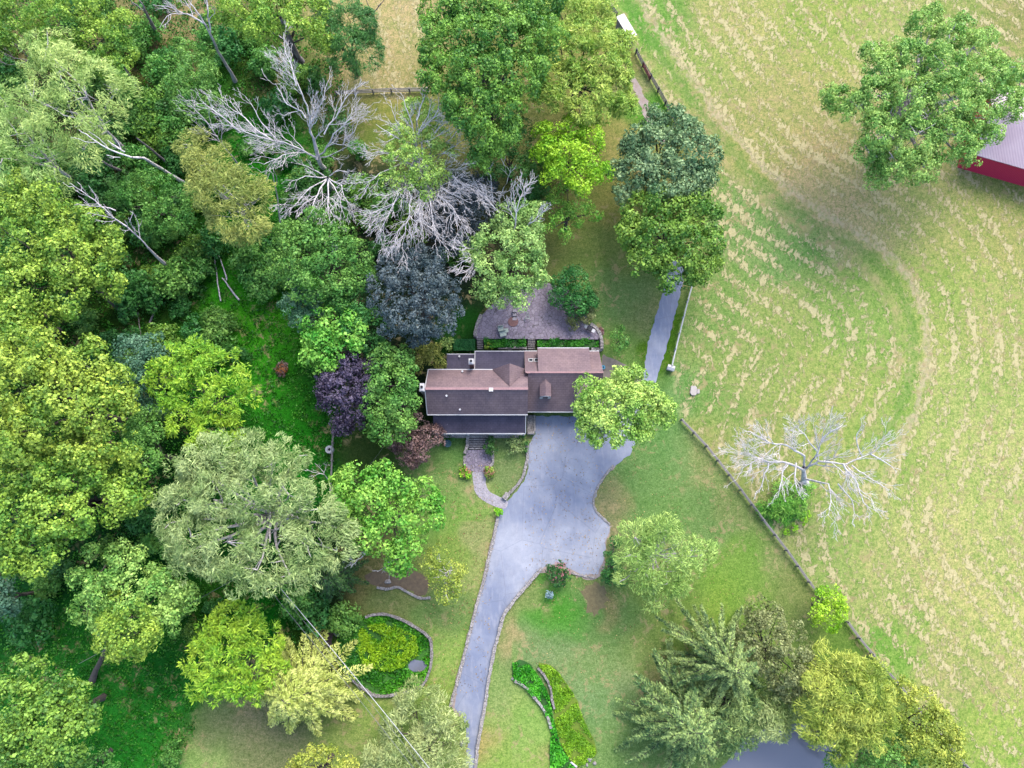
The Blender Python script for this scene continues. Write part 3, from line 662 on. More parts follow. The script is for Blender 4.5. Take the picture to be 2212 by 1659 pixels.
# ------------------------------------------------------------------ living trees (outline circles in photo pixels)
T = tree
G = 'trees around the house'
T('maple_tree','yellow green tree in the top left corner behind the pale feathery tree','puff','yg',[(55,25,55),(130,55,65),(230,95,55),(170,15,60),(105,120,40),(265,60,40),(20,60,40),(250,150,35)],14,r0=.25)
T('feathery_tree','tallest pale grey green feathery tree with white twigs near the top left','wisp','pale',[(135,170,75),(195,200,75),(110,115,55),(150,260,75),(230,270,55),(80,220,60),(190,330,50),(260,200,40)],19,r0=.3,twig=3,bark=M_DEADG,gap=.75,dens=.8)
T('feathery_tree','pale feathery tree at the left edge below the tallest pale tree','wisp','pale',[(20,230,50),(50,300,70),(100,350,60),(15,350,60),(130,400,40),(70,250,50)],16,r0=.28,twig=3,bark=M_DEADG,gap=.75,dens=.8)
T('slender_tree','slender fresh green tree in the wood beside the forked grey dead tree','fine','mid',[(410,120,28),(420,165,42),(385,185,38),(440,205,36),(405,225,36),(450,160,30)],13,r0=.16)
T('maple_tree','yellow green tree cut by the top edge above the leaning grey snag','puff','yg2',[(525,15,55),(600,35,58),(655,55,48),(700,90,28),(480,25,35),(560,70,35),(590,-20,50),(665,15,45)],16,r0=.28)
T('cypress_tree','deep green drooping tree left of the straw coloured clearing','wisp','deep',[(760,55,52),(775,110,48),(735,100,40),(705,30,40),(790,60,30),(745,140,35),(700,70,30)],12,dens=1.3)
T('olive_tree','olive yellow feathery tree with bare twigs left of the big white dead tree','wisp','olive',[(425,320,42),(455,360,50),(500,420,62),(545,440,50),(470,420,52),(500,475,55),(430,370,38),(540,490,38),(570,430,30)],17,r0=.28,twig=3,bark=M_DEADG,dens=1.15)
T('woodland_tree','low green tree in the wood between the two long white snags','fine','mid',[(330,410,50),(375,430,42),(300,450,42),(350,470,45),(395,480,35),(270,420,30)],9,dens=.9)
T('maple_tree','broad yellow green tree on the left edge, upper one of the big pair','big','yg',[(30,420,50),(90,450,60),(150,480,50),(60,530,85),(150,560,75),(210,580,60),(90,630,75),(30,620,60),(240,540,40),(200,490,40),(150,640,50),(245,620,35),(30,480,50)],17,base=(262,664),r0=.45,bark=M_BARK)
T('maple_tree','yellow green tree on the left edge with a thick grey trunk showing','big','yg2',[(-20,660,60),(30,700,45),(60,680,40),(-10,740,50)],17,base=(128,716),r0=.42)
T('maple_tree','huge yellow green tree on the left edge, largest crown of the wood','big','yg',[(50,760,70),(120,770,65),(190,790,60),(240,830,50),(60,840,85),(150,860,85),(210,900,75),(270,860,35),(100,930,95),(190,970,75),(30,940,80),(250,960,50)],22,r0=.5)
T('maple_tree','yellow green tree in front of the huge left crown, reaching down to the dark hollow','big','yg',[(60,1020,80),(140,1050,75),(210,1010,60),(270,1030,50),(300,1060,35),(110,1110,65),(180,1120,45),(40,1120,65),(250,1080,45),(70,1180,55),(20,1200,45),(105,1200,35),(75,1240,28)],20,r0=.45)
T('lemon_tree','bright lemon yellow tree on its own in the left wood beside the deep green grass','star','lemon',[(390,790,48),(430,770,40),(470,800,48),(510,830,42),(350,820,36),(430,840,55),(480,870,52),(400,890,44),(440,930,42),(540,850,24),(480,930,35),(375,860,32),(500,960,28),(340,800,24)],14,r0=.2,gap=.95,dens=1.1)
T('round_tree','blue green tree peeping out behind the lemon yellow tree','puff','blue',[(290,760,38),(325,750,32),(290,800,36),(315,840,36),(345,770,28),(330,880,30)],11)
T('maple_tree','mid green tree between the huge left crown and the deep grass hollow','fine','mid',[(295,960,48),(320,1000,36),(270,1000,40),(330,940,28),(320,900,28),(300,1040,28)],14)
T('willow_tree','very large grey green feathery willow below the deep green grass','wisp','grey',[(430,1010,60),(480,1000,60),(540,985,52),(600,1000,55),(650,985,30),(400,1080,62),(470,1080,85),(550,1070,85),(630,1070,70),(690,1100,55),(730,1140,45),(420,1160,65),(500,1170,85),(590,1170,85),(670,1180,72),(730,1190,40),(560,1230,55),(630,1240,55),(510,1230,45),(370,1130,40),(390,1210,40)],19,r0=.5,twig=2,bark=M_DEADG,gap=.95)
T('maple_tree','bright green tree on the west lawn between the grey willow and the front steps','big','bright',[(770,1040,42),(825,1035,42),(870,1055,42),(915,1070,38),(750,1080,40),(800,1100,58),(860,1120,62),(905,1110,45),(830,1160,52),(880,1180,48),(790,1150,45),(860,1215,32),(940,1090,22),(735,1045,25)],13,r0=.26,dead=[[(800,1180,7),(780,1205,7),(755,1215,7.5)],[(830,1190,7),(850,1212,7),(815,1235,7)]])
T('yellow_tree','small yellow tree with bare white branches by the rock border','fine','gold',[(945,1205,28),(975,1230,28),(985,1265,26),(955,1250,34),(965,1285,22),(930,1230,22)],8,twig=4,bark=M_DEAD,r0=.2,gap=.8,dens=.8)
conifer('cypress_tree','dark green conifer beside the west wall of the round marsh',(700,1250),70,12,'cond',nb=54,L=.4)
T('maple_tree','grey green tree with yellow tips over the dark hollow bottom left, grey trunk below it','puff','field',[(235,1220,48),(290,1235,55),(250,1280,62),(320,1290,62),(200,1270,44),(360,1270,45),(400,1290,34),(290,1340,55),(240,1340,42),(350,1340,48),(180,1310,30)],16,r0=.32,base=(200,1470),dens=1.1)
T('maple_tree','yellow tipped tree in front of the grey green one bottom left','puff','yg',[(250,1310,36),(290,1330,40),(250,1365,40),(290,1375,45),(260,1400,32),(330,1380,32),(300,1410,20)],18,r0=.25)
T('lemon_tree','lemon green tree with star like leaves left of the power lines','star','lemon',[(495,1345,45),(450,1380,38),(540,1360,40),(580,1390,36),(430,1430,36),(490,1410,52),(550,1430,48),(590,1440,32),(460,1470,40),(510,1480,36),(430,1490,24),(550,1490,28)],12,r0=.2,dens=1.05)
conifer('larch_tree','pale yellow green conifer with drooping sprays under the power lines',(618,1515),132,13,'conp',nb=90,L=.5,W=.14,sprayw=.5)
T('juniper_tree','grey green feathery tree beside the foot of the drive','wisp','grey',[(900,1520,48),(950,1550,48),(870,1580,50),(930,1610,60),(975,1600,40),(860,1640,52),(960,1655,50),(815,1645,36),(1000,1560,16),(900,1670,50)],8,twig=2,dens=1.2)
T('yellow_tree','rounded yellow green tree cut by the bottom edge left of the grey feathery tree','fine','gold',[(670,1650,42),(710,1655,45),(690,1690,50),(745,1670,30),(640,1680,36)],9)
T('maple_tree','broad green tree in the bottom left corner','big','oak',[(60,1470,45),(110,1480,42),(160,1500,40),(30,1520,60),(100,1550,70),(170,1560,42),(60,1600,70),(130,1610,52),(20,1640,55),(190,1520,28),(80,1660,50)],17,r0=.35)
T('woodland_tree','mid green tree cut by the bottom edge right of the corner tree','fine','mid',[(130,1655,36),(175,1640,34),(210,1655,32),(235,1670,30)],8)
T('round_tree','blue green tree on the left edge under the yellow green crowns','puff','blue',[(5,1270,34),(20,1310,26),(-20,1300,40)],10)
T('broad_tree','broad mid green tree under the fan shaped dead branches','puff','mid',[(625,520,42),(680,505,48),(735,525,45),(605,560,38),(655,560,52),(715,570,55),(770,560,42),(680,610,50),(740,620,42),(640,600,35),(780,600,35),(700,480,36)],14,r0=.3)
T('blue_green_tree','dull blue green tree at the edge of the deep green grass','fine','blue',[(635,630,30),(660,650,32),(625,665,26),(650,690,28),(680,680,26)],11)
T('maple_tree','bright green maple above the purple tree','big','bright',[(690,705,38),(725,690,35),(755,720,38),(700,745,42),(745,755,40),(675,770,28),(780,690,26),(700,785,24)],12)
T('broad_tree','deep green tree between the bright maple and the dark copper beech','fine','deep',[(760,665,40),(790,700,38),(760,720,34),(800,745,32),(720,650,34),(815,770,24),(780,640,36)],11)
T('beech_tree','large round slate grey copper beech north west of the house','fine','navy',[(870,590,52),(930,590,50),(850,640,52),(905,640,70),(960,640,42),(885,690,60),(940,690,50),(975,660,28),(900,725,28),(860,560,28),(905,555,30)],15,r0=.4,dens=1.25,gap=1.1)
T('plum_tree','dark purple tree west of the house','puff','purple',[(755,795,38),(715,820,34),(750,840,42),(790,800,28),(715,860,28),(760,885,38),(740,920,28),(790,850,30),(700,840,20)],11,dens=1.1)
T('dogwood_tree','dense green tree touching the west chimney of the house','puff','mid',[(825,790,36),(870,785,34),(840,835,45),(872,830,34),(815,870,38),(865,880,45),(886,868,24),(830,920,34),(870,920,30),(815,940,18),(850,770,22),(890,796,14)],12,dens=1.1)
T('smoke_bush','reddish brown smoke bush at the south west corner of the porch','fine','smoke',[(900,915,30),(925,945,30),(885,950,34),(910,980,28),(875,980,26),(855,960,22),(940,935,18),(890,1000,16)],6,cat='bush',dens=1.2)
T('half_dead_tree','tree with yellow green leaves among bare white branches, right of the big white dead tree','fine','drive',[(900,250,36),(930,275,34),(945,300,32),(885,300,28),(895,345,40),(860,350,28),(920,370,38),(880,395,32),(925,410,26),(865,400,22),(880,235,26),(915,235,26),(860,290,24),(960,335,26),(840,330,22),(895,440,24),(950,380,26),(840,390,24)],17,r0=.32,gap=.95,dens=1.0,bark=M_DEAD)
T('oak_tree','tallest dark green tree north of the house, at the top edge','puff','oak',[(960,30,55),(1020,20,65),(1090,20,65),(1160,15,55),(955,100,55),(1010,90,75),(1090,90,80),(1160,80,55),(980,160,60),(1050,170,80),(1120,160,60),(1010,230,55),(1070,240,62),(1050,300,50),(1090,290,40),(1040,345,30),(940,170,35)],24,r0=.6,dens=1.3,gap=1.25)
T('broad_tree','shaded blue green tree low beside the tallest green tree','fine','deep',[(1080,340,45),(1120,310,42),(1130,370,40),(1100,270,34),(1060,370,30)],11)
T('locust_tree','large feathery yellow green tree between the tallest tree and the rail fence','star','locust',[(1200,20,50),(1180,150,42),(1160,200,36),(1350,90,24),(1220,40,55),(1280,50,55),(1330,100,36),(1230,110,60),(1290,130,58),(1345,150,26),(1220,180,50),(1280,200,50),(1330,200,42),(1350,230,26),(1250,240,36),(1300,240,36),(1200,90,40),(1190,210,32)],16,r0=.35,dens=1.3,gap=1.15)
T('maple_tree','vivid lime green tree south of the feathery yellow green tree','puff','lime',[(1190,290,36),(1235,280,36),(1275,300,38),(1180,330,30),(1225,340,46),(1280,350,38),(1305,375,22),(1250,380,36),(1200,375,30)],14,r0=.26)
T('maple_tree','mid green tree under and below the lime green tree','fine','bright',[(1225,420,38),(1200,450,32),(1250,450,36),(1220,485,36),(1285,460,22),(1195,495,22)],9,dens=.85,gap=.8)
T('dome_tree','dense dull blue green domed tree beside the hay field, upper one of the two domes','big','dome',[(1410,270,36),(1455,265,42),(1490,295,40),(1370,310,36),(1420,320,62),(1480,340,62),(1515,335,42),(1375,370,48),(1440,390,62),(1500,390,42),(1335,370,26),(1530,380,22),(1345,420,24)],12,r0=.36,dens=1.25,gap=1.15)
T('dome_tree','yellow tinged green domed tree at the head of the lane, lower of the two domes','big','dome2',[(1380,455,42),(1430,450,50),(1490,460,50),(1530,480,36),(1365,510,36),(1420,520,65),(1490,530,65),(1540,530,26),(1390,565,42),(1450,580,50),(1510,580,36),(1490,600,20)],12,r0=.36,dens=1.25,gap=1.15)
T('ash_tree','light green tree with bare white twigs north of the patio','puff','pale',[(1100,480,42),(1140,470,34),(1075,530,52),(1130,530,46),(1030,540,36),(1060,590,52),(1120,590,56),(1160,600,26),(1070,640,34),(1120,640,30),(1165,560,20)],14,r0=.3,dead=[[(1040,545,10),(1010,560,12),(985,575,12)],[(1035,540,10),(1005,535,12),(990,520,12)],[(1040,560,10),(1010,585,11),(985,595,12)],[(1110,500,11),(1120,440,14),(1135,395,15)],[(1090,470,11),(1060,440,13),(1040,415,14)],[(1130,500,11),(1160,470,14),(1175,455,15)]])
T('blue_beech','dark slate purple tree behind the bare white branches','fine','navy',[(985,430,45),(1030,450,42),(1000,490,48),(960,470,36),(1045,410,34),(975,520,32),(1010,400,34)],9,dens=1.2)
T('patio_bush','dark green rounded tree overhanging the north east of the patio','fine','deep',[(1215,610,26),(1240,600,28),(1255,630,30),(1215,640,28),(1245,660,30),(1275,650,22)],5.5,cat='bush',dens=1.2)
T('patio_bush','brown tinged bush on the patio edge below the dark rounded one','fine','rough',[(1265,680,20),(1240,690,18),(1275,660,16),(1285,640,12)],3.5,cat='bush',dens=1.2)
T('young_tree','small pale green sapling on the lawn between the patio and the lane','fine','mid',[(1330,725,16),(1348,735,15),(1335,750,15),(1345,712,11)],4,r0=.08,dens=.8)
T('ash_tree','pale yellow green tree at the corner of the garage wing over the drive','puff','drive',[(1350,910,30),(1375,845,26),(1310,880,36),(1270,835,30),(1290,870,40),(1255,880,24),(1320,850,36),(1345,815,26),(1375,805,18),(1330,890,42),(1300,915,30),(1370,880,36),(1410,865,28),(1440,880,24),(1400,910,32),(1380,945,22),(1340,930,26),(1265,930,24),(1290,950,20),(1330,950,18),(1440,910,18)],14,r0=.28,twig=3,bark=M_DEADG,gap=1.35,dens=1.3,droop=.2)
T('willow_tree','pale willow on the south lawn beside the parking court','wisp','willow',[(1370,1160,36),(1420,1150,38),(1470,1170,38),(1510,1200,34),(1360,1200,38),(1430,1200,52),(1480,1220,40),(1390,1240,42),(1440,1260,40),(1530,1190,18),(1415,1300,24),(1350,1250,24),(1440,1145,28)],11,r0=.26,twig=3,bark=M_DEADG,dens=1.0,gap=.8)
T('low_shrub','dark green shrub at the foot of the willow by the parking court','fine','deep',[(1320,1225,22),(1330,1250,22),(1312,1250,14),(1328,1170,14),(1318,1205,14)],3,cat='bush')
T('round_shrub','round bright yellow green tree on the field fence','fine','lime',[(1770,1300,24),(1800,1295,24),(1785,1325,34),(1815,1315,20),(1765,1325,18),(1800,1345,18),(1780,1282,16)],6,dens=1.2)
T('rough_tree','brownish green rough textured tree north of the pond','fine','rough',[(1640,1325,32),(1670,1345,34),(1625,1360,34),(1660,1385,50),(1710,1400,50),(1620,1390,40),(1600,1400,36),(1725,1460,40),(1690,1440,50),(1740,1430,28),(1650,1430,40),(1700,1480,36)],10,dens=1.3)
conifer('cedar_tree','large cedar with long curving pale branches, upper left of the pond group',(1590,1450),150,13,'con',nb=80,L=.46,W=.16,droop=.25,rag=.35,sprayw=.2)
conifer('cedar_tree','cedar with sweeping branches at the west edge of the pond',(1500,1580),155,12,'con',nb=96,L=.46,W=.16,droop=.25,rag=.35,sprayw=.3)
T('cypress_tree','dark olive tree filling the middle of the pond group between the two cedars','wisp','con',[(1560,1520,46),(1600,1530,44),(1570,1570,40),(1620,1490,40),(1530,1540,36),(1650,1480,40),(1590,1590,34),(1540,1500,36)],8,dens=1.2)
T('willow_tree','grey green willow hanging over the top of the pond','wisp','grey',[(1660,1520,36),(1700,1540,30),(1650,1560,34),(1680,1575,28),(1630,1540,20)],8,dens=1.1)
T('yellow_willow','broad golden green willow right of the pond','wisp','gold',[(1780,1430,42),(1830,1440,36),(1875,1450,36),(1770,1490,45),(1830,1500,55),(1890,1500,38),(1780,1550,50),(1850,1560,52),(1900,1560,36),(1800,1600,45),(1760,1580,30)],12,dens=1.25,gap=1.1)
T('woodland_tree','mid green tree at the bottom edge right of the pond','fine','mid',[(1830,1640,42),(1880,1620,48),(1930,1640,48),(1880,1670,50),(1970,1660,42)],9)
T('gold_tree','orange tinged golden tree against the field at the bottom','fine','gold',[(1950,1500,38),(1990,1520,40),(1970,1560,45),(2030,1570,42),(2000,1610,48),(2050,1620,32),(1960,1610,32),(2040,1655,34),(2070,1600,16)],10,dens=1.15)
T('field_tree','huge light green tree standing alone in the hay field','fine','field',[(1805,215,38),(1850,240,40),(1880,115,30),(1900,160,42),(1890,215,52),(1940,120,36),(1985,60,34),(1975,130,48),(2010,30,24),(2045,80,36),(2080,50,22),(2030,150,55),(2095,110,42),(2130,80,22),(1960,210,60),(2050,220,62),(2110,180,50),(2155,155,40),(1900,290,50),(1970,300,62),(2050,300,55),(2110,260,44),(2160,220,40),(1870,330,34),(1930,360,46),(1990,365,36),(2080,330,36),(1890,385,28),(2195,180,34),(2140,290,24),(2185,240,26)],19,r0=.6,twig=3,bark=M_DEADG,dens=1.3,gap=1.4,droop=.35,dead=[[(2010,230,14),(2025,215,16),(2040,225,17)],[(1960,240,14),(1985,235,16),(1990,250,16)]])

# bushes and small plants that stand alone
S = lambda *a, **k: T(*a, cat='bush', trunk=False, **k)
S('rhododendron','dark glossy shrub beside the front steps','shrub','dark',[(1058,955,12),(1063,968,13),(1052,968,9)],1.8)
S('pale_shrub','pale grey green shrub on the small lawn by the drive','shrub','grey',[(1108,955,16),(1122,965,16),(1105,970,12)],1.8,gap=.7,dens=.7)
S('low_shrub','dark green shrub at the east corner post of the porch','shrub','deep',[(1128,945,8),(1134,958,7),(1136,972,6)],1.2)
S('hosta_bed','round planting of green and peach leaves left of the front path','shrub','lime',[(1000,1014,8),(1008,1022,8),(998,1024,6),(1012,1028,6)],1.0)
S('hosta_bed','round planting of green and peach leaves right of the front path','shrub','yg',[(1052,1014,7),(1060,1018,8),(1054,1026,7),(1063,1027,5)],1.0)
S('drive_bush','small bright green bush at the north end of the west kerb wall','shrub','lime',[(1074,1103,7),(1080,1106,7),(1076,1110,5)],1.2)
S('crepe_myrtle','pink tipped shrub with dark green leaves at the south end of the parking court','shrub','dark',[(1195,1235,16),(1215,1230,17),(1205,1250,16),(1222,1245,12),(1187,1225,9)],2.5)
S('blue_spruce','tiny silver blue spruce on the south lawn','shrub','silver',[(1187,1283,8),(1190,1288,5),(1183,1288,5)],1.3)
S('rose_bush','small dark red bush at the east end of the patio','shrub','smoke',[(1297,712,6),(1300,718,5)],1.0)
S('orange_bush','small russet bush in the deep green grass west of the house','shrub','smoke',[(606,795,12),(616,792,8),(610,806,9)],1.3)
S('yellow_shrub','olive yellow shrub against the north west corner of the house','fine','olive',[(910,755,22),(935,770,22),(950,785,20),(905,785,18),(940,750,16)],5)
S('pale_shrub','pale grey green shrub beside the hedge north west of the house','shrub','pale',[(960,740,11),(968,750,9),(975,737,8)],1.6)
S('low_shrub','yellow green plant in the bed by the west patio steps','shrub','yg',[(1056,745,6),(1062,749,5),(1050,750,4)],.9)
S('low_shrub','dark shrub under the smoke bush near the teal bird bath','shrub','deep',[(958,942,9),(975,945,7),(950,955,6)],1.0)
S('grass_clump','tall grassy clump at the field fence under the lone dead tree','wisp','bright',[(1690,1090,26),(1720,1075,24),(1660,1100,22),(1745,1060,18),(1690,1060,22),(1720,1100,20),(1690,1120,18)],1.3,dens=.9)
S('low_shrub','bright green shrub at the lower end of the grassy clump by the field fence','shrub','lime',[(1745,1110,9),(1735,1125,9),(1715,1140,9),(1700,1150,7)],1.2)

# understory of the left wood: shrubs nothing tells apart
_r = random.Random(5)
US = [(300,640),(345,700),(395,610),(450,640),(430,720),(500,720),(330,600),(250,740),(450,590),(540,560),(400,680),(480,680),(370,740),(520,770),(290,690),(210,700),(170,660),(560,610),(430,560),(350,540),
      (620,350),(655,395),(600,250),(560,100),(640,180),(700,180),(560,150),(740,290),(770,340),(800,420),(760,430),(820,480),(740,470),(320,180),(290,120),(340,250),(390,260),(370,310),(250,330),(300,290),
      (330,350),(430,250),(460,130),(500,140),(470,60),(350,500),(270,500),(240,440),(560,520),(590,490),(520,340),(370,140),(330,70),(20,130),(210,380),(700,350),(680,420),
      (330,930),(350,900),(360,1140),(330,1180),(310,1120),(370,1200),(250,1190),(150,1240),(120,1270),(100,1320),(410,1310),(430,1360),(470,1310),(640,1290),(690,1330),(740,1320),(720,1210),(690,1230),(380,1620),(620,580),(600,640),(990,560),(1150,420),(1170,380),(1130,440),(850,480),(880,510),(830,540)]
WP = [P(*q)[:2] for q in [(0,0),(500,0),(640,200),(700,330),(760,520),(600,640),(560,760),(480,960),(420,1000),(430,1330),(400,1600),(300,1659),(0,1659)]]
_rs = np.random.RandomState(8)
for _ in range(150):
    a_, b_ = _rs.uniform(0, 740), _rs.uniform(20, 820); w_ = P(a_, b_)
    if inside(np.array([w_.x]), np.array([w_.y]), WP)[0] and not (500 < a_ < 700 and b_ > 600): US.append((a_, b_))
shr = None
protos = []
for k, cl in enumerate(('deep', 'mid', 'deep', 'mid', 'oak')):
    _seed[0] += 1; rr = np.random.RandomState(_seed[0])
    bl = [(rr.uniform(-1.2, 1.2), rr.uniform(-1.2, 1.2), rr.uniform(0.7, 1.9), rr.uniform(0.8, 1.5)) for _ in range(7)]
    protos.append((crown(bl, 'fine', _seed[0], 1.0, 1.0), cl))
    protos[-1][0].materials.append(LM[cl])
CLEAR = [(470,580),(480,610),(495,620),(510,645),(478,640),(335,680),(305,700),(292,600),(370,375),(400,400),(360,570),(340,550),(505,165),(650,120),(606,792),(610,440),(600,470),(520,365),(300,200),(272,372)]
US = [u for u in US if all(math.hypot(u[0]-c_[0], u[1]-c_[1]) > 30 for c_ in CLEAR)]
for i, (x, y) in enumerate(US):
    me, cl = protos[i % 5]
    p = P(x+_r.uniform(-6, 6), y+_r.uniform(-6, 6)); root = bpy.data.objects.new('woodland_shrub', me); COL.objects.link(root)
    root.location = p; s = _r.uniform(0.75, 1.5); root.scale = (s, s*_r.uniform(.85, 1.15), s*_r.uniform(.8, 1.2)); root.rotation_euler = (0, 0, _r.uniform(0, 6.28))
    tag(root, 'low leafy green shrub in the shaded undergrowth of the woodland', 'shrub', 'shrubs in the undergrowth of the wood')

# ------------------------------------------------------------------ dead trees and snags
dead_tree('dead_tree','largest bleached white dead tree, wide bare crown north west of the house',(706,372),[
 (.20,(684,345,8),(677,298,11),(666,243,15),(645,185,18),(630,150,19)),
 (.17,(684,340,8),(640,318,11),(590,303,13),(530,285,15),(475,262,16)),
 (.15,(690,335,8),(720,290,12),(750,262,14),(774,240,15)),
 (.10,(692,340,8),(735,325,10),(772,308,12)),
 (.10,(650,325,10),(610,335,12),(570,355,13),(545,350,14)),
 (.12,(672,265,14),(700,215,17),(715,165,18)),
 (.12,(660,255,14),(620,225,17),(595,180,18)),
 (.12,(610,310,12),(565,265,14),(530,210,16)),
 (.09,(640,185,17),(625,130,18),(612,70,19)),
 (.12,(520,285,14),(470,245,16),(430,215,17)),
 (.12,(700,290,12),(745,215,15),(770,185,16)),
 (.12,(740,325,10),(765,285,13),(778,250,14)),
 (.12,(590,305,13),(530,255,15),(478,215,16))],r0=.42,trunk=[(706,372,0),(690,350,7),(677,298,11)],level=3,sp=1.0,twr=.02,seed=3)
dead_tree('dead_tree','bare fan of white branches below the largest dead tree',(716,410),[
 (.09,(708,385,10),(670,405,12),(635,445,13),(615,455,13)),(.13,(708,385,10),(680,430,12),(660,485,12)),(.13,(710,388,10),(708,440,12),(712,495,12)),
 (.12,(710,385,10),(738,400,12),(755,452,12)),(.12,(705,382,10),(660,380,12),(625,395,13)),(.10,(708,385,10),(735,430,12),(745,470,12)),(.10,(700,380,10),(665,360,12),(640,350,13)),(.10,(712,380,10),(735,368,12),(755,374,12))],r0=.3,trunk=[(716,410,0),(708,383,10.5)],level=3,sp=1.0,twr=.02)
dead_tree('dead_tree','bare white branches spreading around the half dead yellow green tree',(905,400),[
 (.10,(895,345,12),(860,420,14),(820,500,14)),(.14,(900,350,12),(885,440,14),(868,530,13)),(.14,(905,350,12),(930,440,14),(950,525,13)),
 (.10,(905,345,12),(960,410,14),(1020,440,14)),(.12,(905,340,12),(960,330,15),(1010,300,15)),(.12,(900,300,15),(945,240,17),(965,215,18)),
 (.12,(895,300,15),(880,240,17),(865,200,18)),(.12,(890,310,14),(845,290,16),(812,268,16)),(.12,(890,340,13),(830,370,14),(785,400,14)),
 (.12,(900,350,12),(980,380,14),(1040,420,14)),(.12,(880,350,13),(830,330,15),(800,330,15)),(.12,(895,380,12),(850,440,13),(800,470,13)),(.12,(905,380,12),(905,460,13),(915,520,13)),(.12,(905,390,12),(980,450,13),(990,500,13)),
 (.11,(900,260,17),(915,215,18),(920,195,19)),(.08,(895,300,15),(925,250,17),(935,205,19)),(.08,(893,300,15),(855,260,17),(842,215,18)),(.08,(897,315,14),(942,285,16),(985,235,18)),(.08,(893,310,14),(845,330,15),(790,340,15)),(.07,(900,340,13),(960,365,14),(1005,370,15)),(.11,(905,330,13),(975,300,15),(1005,255,16))],r0=.32,trunk=[(905,400,0),(898,345,12),(893,290,16)],level=3,sp=1.0,twr=.02)
dead_tree('dead_tree','lone bleached dead tree standing in the hay field',(1738,1045),[
 (.20,(1736,1020,4),(1738,985,7),(1700,962,9),(1660,955,10),(1645,940,11)),
 (.20,(1735,1015,5),(1700,1000,7),(1660,998,8),(1625,985,9),(1595,975,10)),
 (.17,(1740,1010,5),(1768,996,7),(1828,1003,9),(1880,980,10),(1905,958,11)),
 (.16,(1738,1015,4),(1762,985,8),(1775,950,10),(1783,915,12)),
 (.15,(1740,1035,3),(1790,1045,7),(1795,1085,8),(1790,1115,8)),
 (.15,(1822,1003,9),(1852,1045,9),(1865,1085,9),(1885,1110,9)),
 (.09,(1840,1005,9),(1890,1040,10),(1925,1060,10)),
 (.12,(1765,985,8),(1740,940,11),(1712,915,12)),(.11,(1775,950,10),(1810,925,12),(1822,915,12)),
 (.09,(1640,990,8),(1605,1010,9),(1592,1035,9)),(.12,(1700,1000,7),(1685,1050,8),(1680,1075,8)),(.12,(1720,1000,7),(1720,1050,8),(1735,1080,8)),(.11,(1660,1000,8),(1645,1050,8),(1640,1065,8)),
 (.12,(1660,955,10),(1625,935,11),(1608,930,12)),(.12,(1880,980,10),(1915,1000,11),(1930,1010,11)),(.12,(1810,1045,7),(1840,1080,8),(1850,1120,8)),(.11,(1862,985,9),(1850,945,11),(1862,920,12))],
 r0=.48,trunk=[(1738,1045,0),(1735,1010,5.5)],level=3,sp=.95,twr=.022)
dead_tree('snag','long leaning white snag with a forked broken top in the left wood',(408,402),[(.12,(285,340,15),(235,322,16),(200,300,17),(170,280,17)),(.10,(270,328,15),(240,310,16),(232,303,16)),(.07,(260,340,15),(230,335,16))],r0=.26,trunk=[(408,402,0),(350,365,7),(310,341,13),(285,340,15)],level=1,sp=3.5,twr=.04)
dead_tree('snag','thin grey snag standing just right of the forked white snag',(368,361),[],r0=.2,mat=M_SNAG,trunk=[(368,361,0),(330,325,7),(295,298,13)])
dead_tree('snag','long white snag with many broken branches, lower of two left of the olive tree',(378,588),[(.13,(320,535,10),(275,490,14),(225,450,17),(180,415,19),(150,395,20)),(.08,(280,480,14),(287,455,15)),(.08,(250,455,16),(200,445,17),(165,440,18))],r0=.3,mat=M_DEADG,trunk=[(378,588,0),(345,560,5),(320,535,9)],level=2,sp=.8,twr=.03,spread=.9,ln=.22)
dead_tree('dead_tree','tall dead tree with a long grey trunk leaning to the top edge',(508,175),[(.14,(445,55,15),(425,25,17),(400,-10,18)),(.12,(440,50,15),(405,30,16),(370,30,17),(345,60,17)),(.12,(455,70,14),(448,20,17),(440,-20,18)),(.09,(395,28,16),(365,15,17),(330,10,17))],r0=.26,mat=M_DEADG,trunk=[(508,175,0),(470,110,8),(445,55,15)],level=3,sp=1.3,twr=.028)
dead_tree('snag','thick dark grey dead trunk at the top edge of the left wood',(340,78),[(.15,(312,20,9),(290,-15,12)),(.12,(318,30,8),(285,5,10),(275,-10,11))],r0=.32,mat=M_SNAG,trunk=[(340,78,0),(325,45,6),(312,20,9)],level=1,sp=2.5)
dead_tree('snag','stout grey trunk standing behind the top of the largest dead tree',(650,133),[],r0=.42,mat=M_SNAG,trunk=[(650,133,0),(630,90,7),(606,38,15)])
dead_tree('dead_tree','small bare tree with fine white twigs left of the largest dead tree',(523,368),[(.10,(490,325,9),(465,290,12),(430,245,15),(408,222,16)),(.08,(470,295,12),(440,280,13)),(.08,(480,310,10),(482,270,12),(465,240,13))],r0=.16,mat=M_DEADG,trunk=[(523,368,0),(490,325,9)],level=2,sp=.9,twr=.02)
dead_tree('birch_trunk','thin pale leaning trunk between the olive tree and the fan of dead branches',(602,455),[(.06,(598,400,6),(580,340,12))],r0=.13,mat=M_DEADG,trunk=[(606,490,0),(600,430,5),(590,380,9)],level=0)
dead_tree('dead_tree','dark twisted bare tree over the straw clearing at the top edge',(812,56),[(.10,(805,25,6),(790,-5,8)),(.08,(807,28,5),(830,0,8),(842,-15,9))],r0=.16,mat=M_SNAG,trunk=[(812,56,0),(806,25,6)],level=2,sp=1.2)
